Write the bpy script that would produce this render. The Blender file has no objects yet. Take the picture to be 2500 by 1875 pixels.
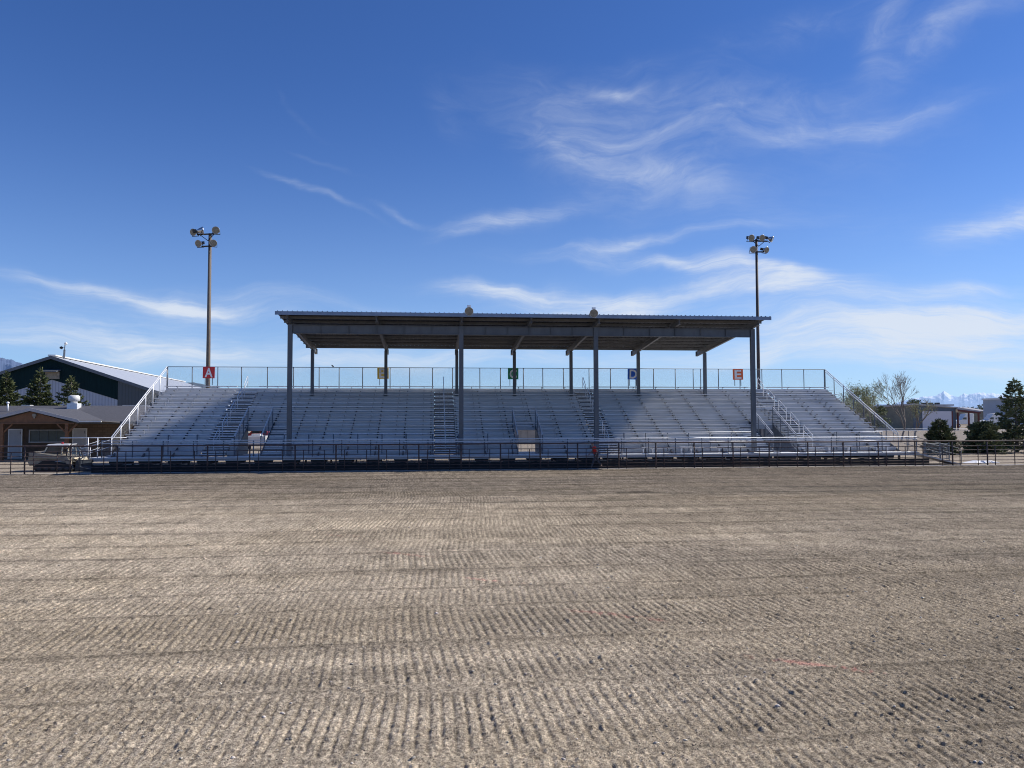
import bpy, bmesh, math, random
import numpy as np
from mathutils import Vector, Matrix
random.seed(7)
R = math.radians
scene = bpy.context.scene
COL = scene.collection
F = 1878.0            # focal length in photo pixels (2500 wide)
YAW = R(5.9); PITCH = math.atan(82.5/F); CAMH = 3.11
GZ = -0.10            # ground level

# ------------------------------------------------------------------ camera
cam_d = bpy.data.cameras.new('camera'); cam = bpy.data.objects.new('camera', cam_d); COL.objects.link(cam)
cam_d.sensor_width = 36; cam_d.lens = 36*F/2500.0; cam_d.clip_start = 0.05; cam_d.clip_end = 60000
cam.matrix_world = (Matrix.Translation((0, 0, CAMH)) @ Matrix.Rotation(-YAW, 4, 'Z')
                    @ Matrix.Rotation(math.pi/2+PITCH, 4, 'X') @ Matrix.Rotation(-0.0025, 4, 'Z'))
scene.camera = cam
MW = cam.matrix_world.copy()
def ray(px, py):
    return (MW.to_3x3() @ Vector(((px-1250)/F, -(py-937.5)/F, -1))).normalized()
def at(px, py, Y):            # survey helper: where the sight line meets the plane y=Y
    d = ray(px, py); s = Y/d.y
    return Vector((d.x*s, Y, CAMH+d.z*s))

# ------------------------------------------------------------------ node / material helpers
class NT:
    def __init__(s, tree): s.t = tree; s.n = tree.nodes; s.l = tree.links
    def new(s, typ, **kw):
        n = s.n.new(typ)
        for k, v in kw.items(): setattr(n, k, v)
        return n
    def link(s, a, b): s.l.new(a, b)
    def m(s, op, a, b=None, c=None, clamp=False):
        n = s.n.new('ShaderNodeMath'); n.operation = op; n.use_clamp = clamp
        for i, v in enumerate((a, b, c)):
            if v is None: continue
            if isinstance(v, (int, float)): n.inputs[i].default_value = v
            else: s.l.new(v, n.inputs[i])
        return n.outputs[0]
    def mix(s, fac, a, b, blend='MIX'):
        n = s.n.new('ShaderNodeMix'); n.data_type = 'RGBA'; n.blend_type = blend
        for i, v in ((0, fac), (6, a), (7, b)):
            if isinstance(v, (int, float)): n.inputs[i].default_value = v
            elif isinstance(v, (tuple, list)): n.inputs[i].default_value = (*v[:3], 1)
            else: s.l.new(v, n.inputs[i])
        return n.outputs[2]
    def noise(s, vec, scale, detail=4, rough=.55, dist=0):
        n = s.n.new('ShaderNodeTexNoise'); n.inputs['Scale'].default_value = scale
        n.inputs['Detail'].default_value = detail; n.inputs['Roughness'].default_value = rough
        n.inputs['Distortion'].default_value = dist
        if vec is not None: s.l.new(vec, n.inputs['Vector'])
        return n.outputs[0]
    def ramp(s, v, lo, hi):
        n = s.n.new('ShaderNodeMapRange'); n.interpolation_type = 'SMOOTHSTEP'
        n.inputs[1].default_value = lo; n.inputs[2].default_value = hi
        s.l.new(v, n.inputs[0]); return n.outputs[0]

def mapping(nt, src, scale=(1, 1, 1), rot=(0, 0, 0), loc=(0, 0, 0)):
    n = nt.new('ShaderNodeMapping'); n.inputs['Scale'].default_value = scale
    n.inputs['Rotation'].default_value = rot; n.inputs['Location'].default_value = loc
    nt.link(src, n.inputs[0]); return n.outputs[0]

def mat(name, col, rough=.6, metal=0, var=.15, vscale=3, stretch=(1, 1, 1), bump=0, bscale=40, col2=None, spec=.5, attr=False):
    m = bpy.data.materials.new(name); m.use_nodes = True
    nt = NT(m.node_tree); b = m.node_tree.nodes['Principled BSDF']
    tc = nt.new('ShaderNodeTexCoord').outputs['Object']
    g = nt.new('ShaderNodeNewGeometry').outputs['Position']
    v = mapping(nt, g, stretch)
    n = nt.noise(v, vscale, 5, .6)
    n2 = nt.ramp(n, .3, .7)
    c2 = col2 if col2 else tuple(c*(1-var) for c in col)
    c1 = tuple(min(1, c*(1+var*.5)) for c in col) if not col2 else col
    out = nt.mix(n2, c2, c1)
    if name.startswith('aluminium'):
        oi = nt.new('ShaderNodeObjectInfo').outputs['Random']
        cc = nt.new('ShaderNodeCombineColor'); k_ = nt.m('MULTIPLY_ADD', oi, .24, .86)
        for q_ in range(3): nt.link(k_, cc.inputs[q_])
        out = nt.mix(1.0, out, cc.outputs[0], 'MULTIPLY')
    if attr:
        a = nt.new('ShaderNodeAttribute'); a.attribute_name = 'tint'
        out = nt.mix(1.0, out, a.outputs['Color'], 'MULTIPLY')
    nt.link(out, b.inputs['Base Color'])
    b.inputs['Roughness'].default_value = rough; b.inputs['Metallic'].default_value = metal
    b.inputs['Specular IOR Level'].default_value = spec
    if metal > 0 or rough < .5:
        r = nt.m('MULTIPLY_ADD', n, .3, rough-.15); nt.link(r, b.inputs['Roughness'])
    if bump:
        bn = nt.new('ShaderNodeBump'); bn.inputs['Strength'].default_value = bump; bn.inputs['Distance'].default_value = .02
        nt.link(nt.noise(v, bscale, 4), bn.inputs['Height']); nt.link(bn.outputs[0], b.inputs['Normal'])
    return m

M = {}
M['alu'] = mat('aluminium', (.80, .80, .82), .5, .1, .22, 1.2, (.35, 3, 6))
M['alu_seat'] = mat('aluminium_seat', (.70, .71, .73), .42, .2, .25, 1.8, (.35, 3, 6))
M['alu_riser'] = mat('aluminium_riser', (.50, .51, .53), .5, .15, .2, 1.3, (.3, 3, 3))
M['step_riser'] = mat('step_riser_metal', (.14, .15, .17), .6, .1, .2, 3)
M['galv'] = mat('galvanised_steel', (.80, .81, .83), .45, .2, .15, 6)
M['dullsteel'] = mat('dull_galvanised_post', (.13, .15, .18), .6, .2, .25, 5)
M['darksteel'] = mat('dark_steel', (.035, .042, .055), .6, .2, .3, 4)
M['canopy'] = mat('painted_grey_steel', (.115, .128, .145), .5, .1, .22, 1.5, (1, 1, .5))
M['canopy_dark'] = mat('galvanised_purlin', (.18, .185, .19), .55, .15, .2, 2)
M['roofsheet'] = mat('roof_sheet', (.055, .055, .06), .5, .25, .25, 1)
M['fascia'] = mat('roof_fascia', (.22, .29, .40), .45, .1, .15, 3)
M['rust'] = mat('rusty_pipe', (.125, .075, .06), .65, .1, .4, 5, col2=(.05, .036, .036))
M['concrete'] = mat('concrete', (.46, .42, .37), .9, 0, .25, 2.5, bump=.3, bscale=25)
M['timber_dark'] = mat('dark_timber', (.018, .018, .02), .85, 0, .4, 2, (.3, 1, 3))
M['pole_wood'] = mat('brown_pole', (.17, .135, .105), .7, 0, .3, 5, (3, 3, .3))
M['pole_dark'] = mat('dark_brown_pole', (.085, .065, .055), .7, 0, .3, 5, (3, 3, .3))
M['bowl'] = mat('spun_aluminium', (.6, .6, .6), .28, .9, .1, 8)
M['lens'] = mat('lamp_glass', (.25, .24, .20), .25, .1, .25, 6)
M['black'] = mat('black_paint', (.012, .012, .014), .5, 0, .2, 6)
M['white'] = mat('white_paint', (.75, .74, .72), .45, 0, .08, 3)
M['cream'] = mat('cream_paint', (.66, .58, .42), .45, 0, .12, 3)
M['cream_shaded'] = mat('shaded_cream_paint', (.27, .24, .19), .6, 0, .3, 3)  # cream paint with shade put into the colour, for parts facing away from the sun
M['glassdark'] = mat('dark_glass', (.03, .04, .045), .12, 0, .3, 2, spec=.8)
M['rubber'] = mat('black_rubber', (.018, .018, .02), .8, 0, .3, 10)
M['snow'] = mat('white_sheet', (.82, .82, .84), .7, 0, .06, 4)
M['red'] = mat('red_paint', (.35, .015, .015), .35, 0, .15, 3)

def chain_mat(name, dens, col):
    m = bpy.data.materials.new(name); m.use_nodes = True
    nt = NT(m.node_tree); b = m.node_tree.nodes['Principled BSDF']; out = m.node_tree.nodes['Material Output']
    p = nt.new('ShaderNodeSeparateXYZ'); nt.link(nt.new('ShaderNodeNewGeometry').outputs['Position'], p.inputs[0])
    a = nt.m('ADD', p.outputs[0], p.outputs[1]); s = .07
    u = nt.m('ABSOLUTE', nt.m('SUBTRACT', nt.m('FRACT', nt.m('DIVIDE', nt.m('ADD', a, p.outputs[2]), s)), .5))
    v = nt.m('ABSOLUTE', nt.m('SUBTRACT', nt.m('FRACT', nt.m('DIVIDE', nt.m('SUBTRACT', a, p.outputs[2]), s)), .5))
    mk = nt.m('LESS_THAN', nt.m('MINIMUM', u, v), dens)
    b.inputs['Base Color'].default_value = (*col, 1); b.inputs['Roughness'].default_value = .5; b.inputs['Metallic'].default_value = .4
    t = nt.new('ShaderNodeBsdfTransparent'); mx = nt.new('ShaderNodeMixShader')
    nt.link(mk, mx.inputs[0]); nt.link(t.outputs[0], mx.inputs[1]); nt.link(b.outputs[0], mx.inputs[2])
    nt.link(mx.outputs[0], out.inputs['Surface'])
    return m
M['chain'] = chain_mat('chain_link', .035, (.5, .52, .55))
M['chain_dark'] = chain_mat('chain_link_dense', .10, (.30, .33, .38))

# ------------------------------------------------------------------ mesh builder
class MB:
    def __init__(s): s.v = []; s.f = []; s.marks = []
    def mark(s, k): s.marks.append((len(s.f), k)); return s
    def quad(s, a, b, c, d):
        n = len(s.v); s.v += [tuple(a), tuple(b), tuple(c), tuple(d)]; s.f.append((n, n+1, n+2, n+3)); return s
    def box(s, x0, x1, y0, y1, z0, z1):
        n = len(s.v)
        s.v += [(x0, y0, z0), (x1, y0, z0), (x1, y1, z0), (x0, y1, z0), (x0, y0, z1), (x1, y0, z1), (x1, y1, z1), (x0, y1, z1)]
        s.f += [tuple(n+i for i in q) for q in ((0, 3, 2, 1), (4, 5, 6, 7), (0, 1, 5, 4), (1, 2, 6, 5), (2, 3, 7, 6), (3, 0, 4, 7))]
        return s
    def hexa(s, p):           # 8 points: bottom ring then top ring
        n = len(s.v); s.v += [tuple(q) for q in p]
        s.f += [tuple(n+i for i in q) for q in ((0, 3, 2, 1), (4, 5, 6, 7), (0, 1, 5, 4), (1, 2, 6, 5), (2, 3, 7, 6), (3, 0, 4, 7))]
        return s
    def bar(s, a, b, w, h):   # rectangular bar from a to b
        a = Vector(a); b = Vector(b); d = (b-a).normalized()
        up = Vector((0, 0, 1)) if abs(d.z) < .95 else Vector((0, 1, 0))
        r = d.cross(up).normalized()*w/2; u = r.cross(d).normalized()*h/2
        return s.hexa([a-r-u, a+r-u, b+r-u, b-r-u, a-r+u, a+r+u, b+r+u, b-r+u])
    def tube(s, pts, r, n=6, r2=None, cap=True):
        pts = [Vector(p) for p in pts]; rings = []; L = len(pts)
        prev = None
        for i, p in enumerate(pts):
            d = (pts[min(i+1, L-1)]-pts[max(i-1, 0)]).normalized()
            ref = Vector((0, 0, 1)) if abs(d.z) < .9 else Vector((1, 0, 0))
            if prev is not None and abs(prev.dot(d)) < .95: ref = prev
            a = d.cross(ref).normalized(); b = d.cross(a).normalized(); prev = ref
            rr = r if r2 is None else r+(r2-r)*i/max(1, L-1)
            k = len(s.v); rings.append(k)
            for j in range(n):
                t = 2*math.pi*j/n; s.v.append(tuple(p+a*rr*math.cos(t)+b*rr*math.sin(t)))
        for i in range(L-1):
            for j in range(n):
                j2 = (j+1) % n; s.f.append((rings[i]+j, rings[i]+j2, rings[i+1]+j2, rings[i+1]+j))
        if cap:
            s.f.append(tuple(rings[0]+j for j in reversed(range(n)))); s.f.append(tuple(rings[-1]+j for j in range(n)))
        return s
    def lathe(s, prof, mtx, n=20):   # prof: (radius, along z), mtx places it
        rings = []
        for r, z in prof:
            k = len(s.v); rings.append(k)
            for j in range(n):
                t = 2*math.pi*j/n; s.v.append(tuple(mtx @ Vector((r*math.cos(t), r*math.sin(t), z))))
        for i in range(len(prof)-1):
            for j in range(n):
                j2 = (j+1) % n; s.f.append((rings[i]+j, rings[i]+j2, rings[i+1]+j2, rings[i+1]+j))
        return s
    def prism(s, poly, y0, y1, axis='y'):   # polygon (x,z) extruded along y
        n = len(s.v); k = len(poly)
        for y in (y0, y1):
            for a, b in poly:
                s.v.append((a, y, b) if axis == 'y' else (y, a, b))
        s.f.append(tuple(n+i for i in range(k))); s.f.append(tuple(n+k+i for i in reversed(range(k))))
        for i in range(k):
            j = (i+1) % k; s.f.append((n+i, n+k+i, n+k+j, n+j))
        return s
    def xform(s, mtx, start=0):
        for i in range(start, len(s.v)): s.v[i] = tuple(mtx @ Vector(s.v[i]))
        return s
    def build(s, name, material, parent=None, smooth=False, fix=True, bevel=0):
        me = bpy.data.meshes.new(name); me.from_pydata(s.v, [], s.f)
        for st, k in s.marks:
            for p in me.polygons[st:]: p.material_index = k
        if fix:
            bm = bmesh.new(); bm.from_mesh(me); bmesh.ops.recalc_face_normals(bm, faces=bm.faces); bm.to_mesh(me); bm.free()
        if smooth:
            for p in me.polygons: p.use_smooth = True
        for mm in (material if isinstance(material, (list, tuple)) else [material]): me.materials.append(mm)
        o = bpy.data.objects.new(name, me); COL.objects.link(o)
        if parent is not None: o.parent = parent
        if bevel:
            md = o.modifiers.new('b', 'BEVEL'); md.width = bevel; md.segments = 2; md.limit_method = 'ANGLE'
        return o

def tag(o, label=None, cat=None, group=None, kind=None):
    if label: o['label'] = label
    if cat: o['category'] = cat
    if group: o['group'] = group
    if kind: o['kind'] = kind
    return o
def empty(name, label, cat, group=None, loc=(0, 0, 0)):
    o = bpy.data.objects.new(name, None); COL.objects.link(o); o.location = loc
    o.empty_display_size = .1
    return tag(o, label, cat, group)
def copy_tree(o, parent=None):
    c = o.copy(); COL.objects.link(c)
    if parent is not None: c.parent = parent
    for ch in [x for x in bpy.data.objects if x.parent == o]: copy_tree(ch, c)
    return c

# ------------------------------------------------------------------ numpy noise
def _hash(ix, iy, seed):
    with np.errstate(over='ignore'):
        h = (ix.astype(np.int64)*374761393 + iy.astype(np.int64)*668265263 + seed*1442695041) & 0xffffffff
        h = ((h ^ (h >> 13))*1274126177) & 0xffffffff
        h = (h ^ (h >> 16)) & 0xffffff
    return (h/float(0xffffff)).astype(np.float32)
def vn(x, y, seed=0):
    ix = np.floor(x); iy = np.floor(y); fx = (x-ix); fy = (y-iy)
    fx = fx*fx*(3-2*fx); fy = fy*fy*(3-2*fy)
    a = _hash(ix, iy, seed); b = _hash(ix+1, iy, seed); c = _hash(ix, iy+1, seed); d = _hash(ix+1, iy+1, seed)
    return (a*(1-fx)+b*fx)*(1-fy)+(c*(1-fx)+d*fx)*fy
def fbm(x, y, o=4, seed=0):
    s = 0; a = .5; t = 0
    for i in range(o):
        s = s+a*vn(x+i*17.3, y-i*9.1, seed+i); t += a; a *= .5; x = x*2.03; y = y*2.03
    return s/t
def ss(a, b, x):
    t = np.clip((x-a)/(b-a), 0, 1); return t*t*(3-2*t)

# ------------------------------------------------------------------ soil material
def soil_mat(name, col, use_attr, gscale=1.0):
    m = bpy.data.materials.new(name); m.use_nodes = True
    nt = NT(m.node_tree); b = m.node_tree.nodes['Principled BSDF']
    g = nt.new('ShaderNodeNewGeometry').outputs['Position']
    n1 = nt.noise(g, 28*gscale, 6, .65); n2 = nt.noise(g, 90*gscale, 3, .6)
    n3 = nt.noise(mapping(nt, g, (.25, 1, 1)), .9, 5, .6)
    c = nt.mix(nt.ramp(n3, .3, .7), tuple(x*.86 for x in col), tuple(x*1.08 for x in col))
    c = nt.mix(nt.ramp(n1, .36, .62), nt.mix(1, c, (.50, .48, .48), 'MULTIPLY'), c)
    c = nt.mix(nt.ramp(n2, .60, .74), c, nt.mix(1, c, (1.6, 1.6, 1.6), 'MULTIPLY'))
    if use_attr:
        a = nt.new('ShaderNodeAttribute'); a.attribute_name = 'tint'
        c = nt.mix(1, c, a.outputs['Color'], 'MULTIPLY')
    nt.link(c, b.inputs['Base Color']); b.inputs['Roughness'].default_value = 1; b.inputs['Specular IOR Level'].default_value = .1
    bn = nt.new('ShaderNodeBump'); bn.inputs['Strength'].default_value = 1; bn.inputs['Distance'].default_value = .03
    nt.link(nt.m('ADD', n1, nt.m('MULTIPLY', n2, .5)), bn.inputs['Height']); nt.link(bn.outputs[0], b.inputs['Normal'])
    return m
M['soil'] = soil_mat('arena_soil', (.615, .52, .395), True)
M['gravel'] = soil_mat('gravel_ground', (.46, .39, .30), False, .5)
M['rocks'] = mat('pebble_stone', (.50, .46, .42), .8, 0, .5, 30, attr=True)
M['clod'] = mat('soil_clod', (.44, .37, .29), 1, 0, .4, 40, attr=True)

# ------------------------------------------------------------------ ground sheet
def ground_z(x, y): return GZ
xs = [-30000, -4000, -800, -200, -90, -50, -30, 0, 30, 60, 100, 250, 900, 4000, 30000]
ys = [-30000, -2000, -300, -60, -10, 4, 20, 47, 62, 90, 150, 300, 900, 4000, 32000]
g = MB()
for y in ys:
    for x in xs:
        inside = (-100 < x < 110) and (-1 < y < 46)
        g.v.append((x, y, GZ-.09 if inside else GZ-.012))
nx = len(xs)
for j in range(len(ys)-1):
    for i in range(nx-1): g.f.append((j*nx+i, j*nx+i+1, (j+1)*nx+i+1, (j+1)*nx+i))
tag(g.build('ground', M['gravel'], fix=False), kind='structure')

# arena dirt as a height field -----------------------------------------------------
def soil_fields(X, Y):
    tt = X/np.maximum(Y, 1)
    lat = vn(X/7.0, Y*0+3.1, 5)-.5
    Yb = Y-.012*X+.45*lat+.10*(vn(X/1.7, Y*0+9.9, 6)-.5)
    edges = np.array([0, 3.6, 5.6, 7.35, 9.3, 11.15, 13.25, 14.7, 16.5, 18.6, 20.4, 22.6, 24.9, 27, 29.2, 31.6, 34, 36.4, 38.8, 41, 43.5, 45.4, 60])
    b = np.searchsorted(edges, Yb.ravel()).reshape(Yb.shape)
    rs = np.random.RandomState(11); off = rs.rand(30)*.13; ang = (rs.rand(30)-.5)*.16; amp = .7+rs.rand(30)*.35
    amp[5] = .85; amp[6] = 1.25; amp[7] = 1.15; amp[8] = 1.1; amp[4] = 1.05; amp[3] = .95
    dist = np.minimum(np.abs(Yb-edges[np.clip(b-1, 0, 22)]), np.abs(edges[np.clip(b, 0, 22)]-Yb))
    warp = (fbm(X/4, Y/3, 2, 21)-.5)*.16
    ph = (X+warp+off[b]+ang[b]*(Y-edges[np.clip(b-1, 0, 22)]))/.132
    tri = np.abs((ph % 1)-.5)*2                 # 0..1
    ridge = ss(.0, .62, tri+.22*(vn(X/.05, Y/.07, 33)-.5))-.6
    mask = (.60+.40*ss(.26, .56, fbm(X/4.1+5, Y/3.0, 3, 31)))*amp[b]
    mask = mask*(.15+.85*ss(.0, .35, dist))
    mask = mask*(1-.65*np.exp(-((X+12-0*Y)/7)**2)*ss(14, 20, Y)*(1-ss(34, 42, Y)))
    mask = mask*(.75+.35*ss(.22, .55, vn(X/.9, Y/1.3, 44)))
    clod = fbm(X/.085, Y/.085, 3, 51); clodm = ss(.60, .84, clod)
    loose = ss(.42, .72, fbm(X/1.3, Y/.8, 3, 61))
    berm = np.exp(-(dist/.085)**2)*(.35+.9*vn(X/.25, Y/.25, 71))*ss(.35, .6, vn(X/5, b*3.3, 72)+.22)
    # long drag scrapes running along the passes
    scr = ss(.60, .75, fbm(X/3.5, Yb/.14, 3, 81))
    z = .0135*ridge*mask*(.68+.64*vn(X/.16, Y/.30, 34)) + .012*clodm*(.45+.9*loose) + .024*(fbm(X/.045, Y/.045, 2, 93)-.5) + .018*ss(.58, .80, vn(X/.055, Y/.055, 94))*ss(.5, .8, vn(X/.19, Y/.19, 96)) + .024*berm - .008*scr
    z = z+.05*(fbm(X/6, Y/4, 3, 91)-.5)+.008*(fbm(X/.3, Y/.3, 3, 95)-.5)
    # pits / footprints in the foreground
    pit = ss(.73, .80, vn(X/.55+3, Y/.24, 97))*ss(.45, .6, vn(X/2.6, Y/2.6, 98))
    z = z-.003*pit*(1-ss(20, 30, Y))
    return z, mask, ridge, berm, clodm, scr, dist, b, Yb, loose
tv = np.arange(-.78, 1.12, .00122); yv = [4.4]
while yv[-1] < 46.9: yv.append(yv[-1]*1.0022)
yv = np.array(yv); NY = len(yv); NX = len(tv)
Yg, Tg = np.meshgrid(yv, tv, indexing='ij'); Xg = Tg*(Yg+2.0); 
Xg = Xg.astype(np.float64)
z, mask, ridge, berm, clodm, scr, dist, bnd, Yb, loose = soil_fields(Xg, Yg)
edge_in = ss(44.5, 46.7, Yg)
z = z*(1-.3*edge_in)+.07*np.exp(-((Yg-46.55)/.35)**2)*(.4+.8*vn(Xg/.6, Yg/.3, 7))
V = np.stack([Xg, Yg, GZ+z], -1).reshape(-1, 3).astype(np.float32)
idx = np.arange(NY*NX).reshape(NY, NX)
Q = np.stack([idx[:-1, :-1], idx[:-1, 1:], idx[1:, 1:], idx[1:, :-1]], -1).reshape(-1)
nf = len(Q)//4
me = bpy.data.meshes.new('arena_dirt')
me.vertices.add(len(V)); me.vertices.foreach_set('co', V.ravel())
me.loops.add(len(Q)); me.loops.foreach_set('vertex_index', Q.astype(np.int32))
me.polygons.add(nf); me.polygons.foreach_set('loop_start', (np.arange(nf)*4).astype(np.int32)); me.polygons.foreach_set('loop_total', np.full(nf, 4, np.int32))
me.update(calc_edges=True)
# tint
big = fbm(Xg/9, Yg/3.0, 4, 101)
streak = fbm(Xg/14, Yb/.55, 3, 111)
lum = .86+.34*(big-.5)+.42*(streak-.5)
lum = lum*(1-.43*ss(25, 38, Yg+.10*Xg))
lum = lum*(1-.20*ss(.12, .75, Tg))  # unlit clod sides, seen looking sunward, put into the tint as darkening
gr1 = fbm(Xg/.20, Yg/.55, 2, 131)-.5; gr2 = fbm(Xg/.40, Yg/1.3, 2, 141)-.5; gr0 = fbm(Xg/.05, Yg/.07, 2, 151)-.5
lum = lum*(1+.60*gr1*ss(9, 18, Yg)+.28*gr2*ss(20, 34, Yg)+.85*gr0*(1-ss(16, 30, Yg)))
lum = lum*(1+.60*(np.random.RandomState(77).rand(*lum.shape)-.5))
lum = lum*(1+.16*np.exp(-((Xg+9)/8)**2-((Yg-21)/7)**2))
lum = lum*(1-.30*np.clip(.1-ridge, 0, .7)/.7*np.clip(mask, 0, 1.2)*(1+.9*ss(12, 30, Yg)))  # furrow shade put into the tint: troughs darker, more so far off
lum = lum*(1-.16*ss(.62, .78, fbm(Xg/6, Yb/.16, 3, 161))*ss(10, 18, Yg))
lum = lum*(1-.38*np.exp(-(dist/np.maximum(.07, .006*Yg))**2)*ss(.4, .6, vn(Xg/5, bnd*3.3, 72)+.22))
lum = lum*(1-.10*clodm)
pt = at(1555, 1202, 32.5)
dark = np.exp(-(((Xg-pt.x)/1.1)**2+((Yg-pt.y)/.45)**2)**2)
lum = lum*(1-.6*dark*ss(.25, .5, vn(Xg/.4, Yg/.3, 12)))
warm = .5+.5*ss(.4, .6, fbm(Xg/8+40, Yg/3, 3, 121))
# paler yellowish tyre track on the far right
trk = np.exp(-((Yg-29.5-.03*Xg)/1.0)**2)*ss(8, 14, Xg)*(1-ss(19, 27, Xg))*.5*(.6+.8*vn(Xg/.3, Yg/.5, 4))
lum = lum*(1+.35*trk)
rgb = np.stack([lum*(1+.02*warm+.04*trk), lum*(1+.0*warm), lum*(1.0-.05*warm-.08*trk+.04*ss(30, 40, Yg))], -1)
# faint pink marking-paint streaks
for (px, py, L) in ((836, 1309, .5), (1000, 1355, .7), (1198, 1416, .6), (1505, 1503, .75), (2010, 1626, .85)):
    d = ray(px, py); s_ = (CAMH-GZ)/-d.z; cx, cy = d.x*s_, d.y*s_
    dx = Xg-cx; dy = Yg-cy; ca, sa = math.cos(-.55), math.sin(-.55)
    uu = dx*ca+dy*sa; vv = -dx*sa+dy*ca
    pk = np.exp(-(uu/L)**4-(vv/.07)**2)*ss(.42, .6, vn(Xg/.06, Yg/.06, 77)*.6+vn(Xg/.4, Yg/.4, 78)*.5)
    rgb = rgb*(1-pk[..., None]*.32)+pk[..., None]*.32*np.array([1.75, .62, .72])
rgba = np.concatenate([np.clip(rgb, 0, 2), np.ones_like(lum)[..., None]], -1).astype(np.float32)
at_ = me.color_attributes.new('tint', 'FLOAT_COLOR', 'POINT'); at_.data.foreach_set('color', rgba.ravel())
me.polygons.foreach_set('use_smooth', np.ones(nf, bool))
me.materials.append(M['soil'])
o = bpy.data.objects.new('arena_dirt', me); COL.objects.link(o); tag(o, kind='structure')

def scatter(name, n, ymin, ymax, smin, smax, material, seed, label, cat, bright):
    rs = np.random.RandomState(seed)
    y = ymin*(ymax/ymin)**rs.rand(n); x = (rs.rand(n)*1.5-.62)*(y+1)
    z0 = soil_fields(x[None, :], y[None, :])[0][0]
    s = smin*(smax/smin)**(rs.rand(n)**(2.2 if smax < .02 else 5))
    base = np.array([[0, 0, 1], [1, 0, .1], [.3, .95, -.1], [-.85, .55, .15], [-.8, -.6, -.1], [.35, -.95, .1], [0, 0, -1]], float)
    fs = np.array([[0, 1, 2], [0, 2, 3], [0, 3, 4], [0, 4, 5], [0, 5, 1], [6, 2, 1], [6, 3, 2], [6, 4, 3], [6, 5, 4], [6, 1, 5]])
    P = base[None]*(1+.5*(rs.rand(n, 7, 3)-.5))*np.stack([.8+rs.rand(n)*.7, .8+rs.rand(n)*.5, .4+rs.rand(n)*.4], -1)[:, None]
    th = rs.rand(n)*6.28; c, s2 = np.cos(th), np.sin(th)
    P = np.stack([P[..., 0]*c[:, None]-P[..., 1]*s2[:, None], P[..., 0]*s2[:, None]+P[..., 1]*c[:, None], P[..., 2]], -1)*s[:, None, None]
    P[..., 0] += x[:, None]; P[..., 1] += y[:, None]; P[..., 2] += (GZ+z0+s*.15)[:, None]
    Fc = (fs[None]+(np.arange(n)*7)[:, None, None]).reshape(-1)
    k = len(Fc)//3; me = bpy.data.meshes.new(name)
    me.vertices.add(n*7); me.vertices.foreach_set('co', P.astype(np.float32).ravel())
    me.loops.add(len(Fc)); me.loops.foreach_set('vertex_index', Fc.astype(np.int32))
    me.polygons.add(k); me.polygons.foreach_set('loop_start', (np.arange(k)*3).astype(np.int32)); me.polygons.foreach_set('loop_total', np.full(k, 3, np.int32))
    me.update(calc_edges=True)
    t = bright[0]+(bright[1]-bright[0])*rs.rand(n)**1.6
    col = np.stack([t, t*(.95+.05*rs.rand(n)), t*(.88+.1*rs.rand(n)), np.ones(n)], -1)
    a = me.color_attributes.new('tint', 'FLOAT_COLOR', 'POINT'); a.data.foreach_set('color', np.repeat(col, 7, 0).astype(np.float32).ravel())
    me.materials.append(material)
    o = bpy.data.objects.new(name, me); COL.objects.link(o); tag(o, label, cat, kind='stuff')
scatter('pebbles', 7000, 5.2, 42, .003, .030, M['rocks'], 3, 'pale pebbles scattered over the raked arena dirt', 'pebbles', (.55, 1.5))
scatter('dirt_clods', 45000, 5.2, 30, .003, .012, M['clod'], 4, 'small brown clods of loose soil on the arena floor', 'soil clods', (.6, 1.25))

# ------------------------------------------------------------------ grandstand
XL, XR = -19.85, 32.05
Y0, T, Z0, RS = 50.0, .65, .72, .314
YB = 60.2
NROW = 15
def zr(i): return Z0+RS*i
def yr(i): return Y0+T*i
AISLES = [(-14.6, -13.0), (.12, 1.55), (11.0, 12.45), (25.2, 26.8)]
PORT = [(-12.45, -10.85), (5.6, 7.2), (23.05, 24.65)]
MINI = [(-10.8, -9.6), (21.8, 23.0)]
PR = 6                       # rows 1..PR-1 are cut at the portals
stand = empty('grandstand', 'long open aluminium grandstand of tiered benches facing the dirt arena', 'grandstand', loc=(6.1, 55, GZ))
def P(o):                    # parent keeping world coordinates
    o.parent = stand; o.matrix_parent_inverse = Matrix.Translation(stand.location).inverted(); return o
def cuts(i, seats):
    c = list(AISLES)
    if i < PR: c += PORT
    if seats and i < PR: c += MINI
    if i < PR and not seats: pass
    return sorted(c)
def segs(i, seats=True):
    out = []; x = XL
    for a, b in cuts(i, seats):
        if a-x > .15: out.append((x, a))
        x = max(x, b)
    if XR-x > .15: out.append((x, XR))
    return out
SECTION = [(XL, -14.6), (-13.0, .12), (1.55, 11.0), (12.45, 25.2), (26.8, XR)]
def sec_of(a, b):
    m = (a+b)/2
    for k, (p, q) in enumerate(SECTION):
        if p-.1 <= m <= q+.1: return k
    return 0
rnd = random.Random(3)
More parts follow.
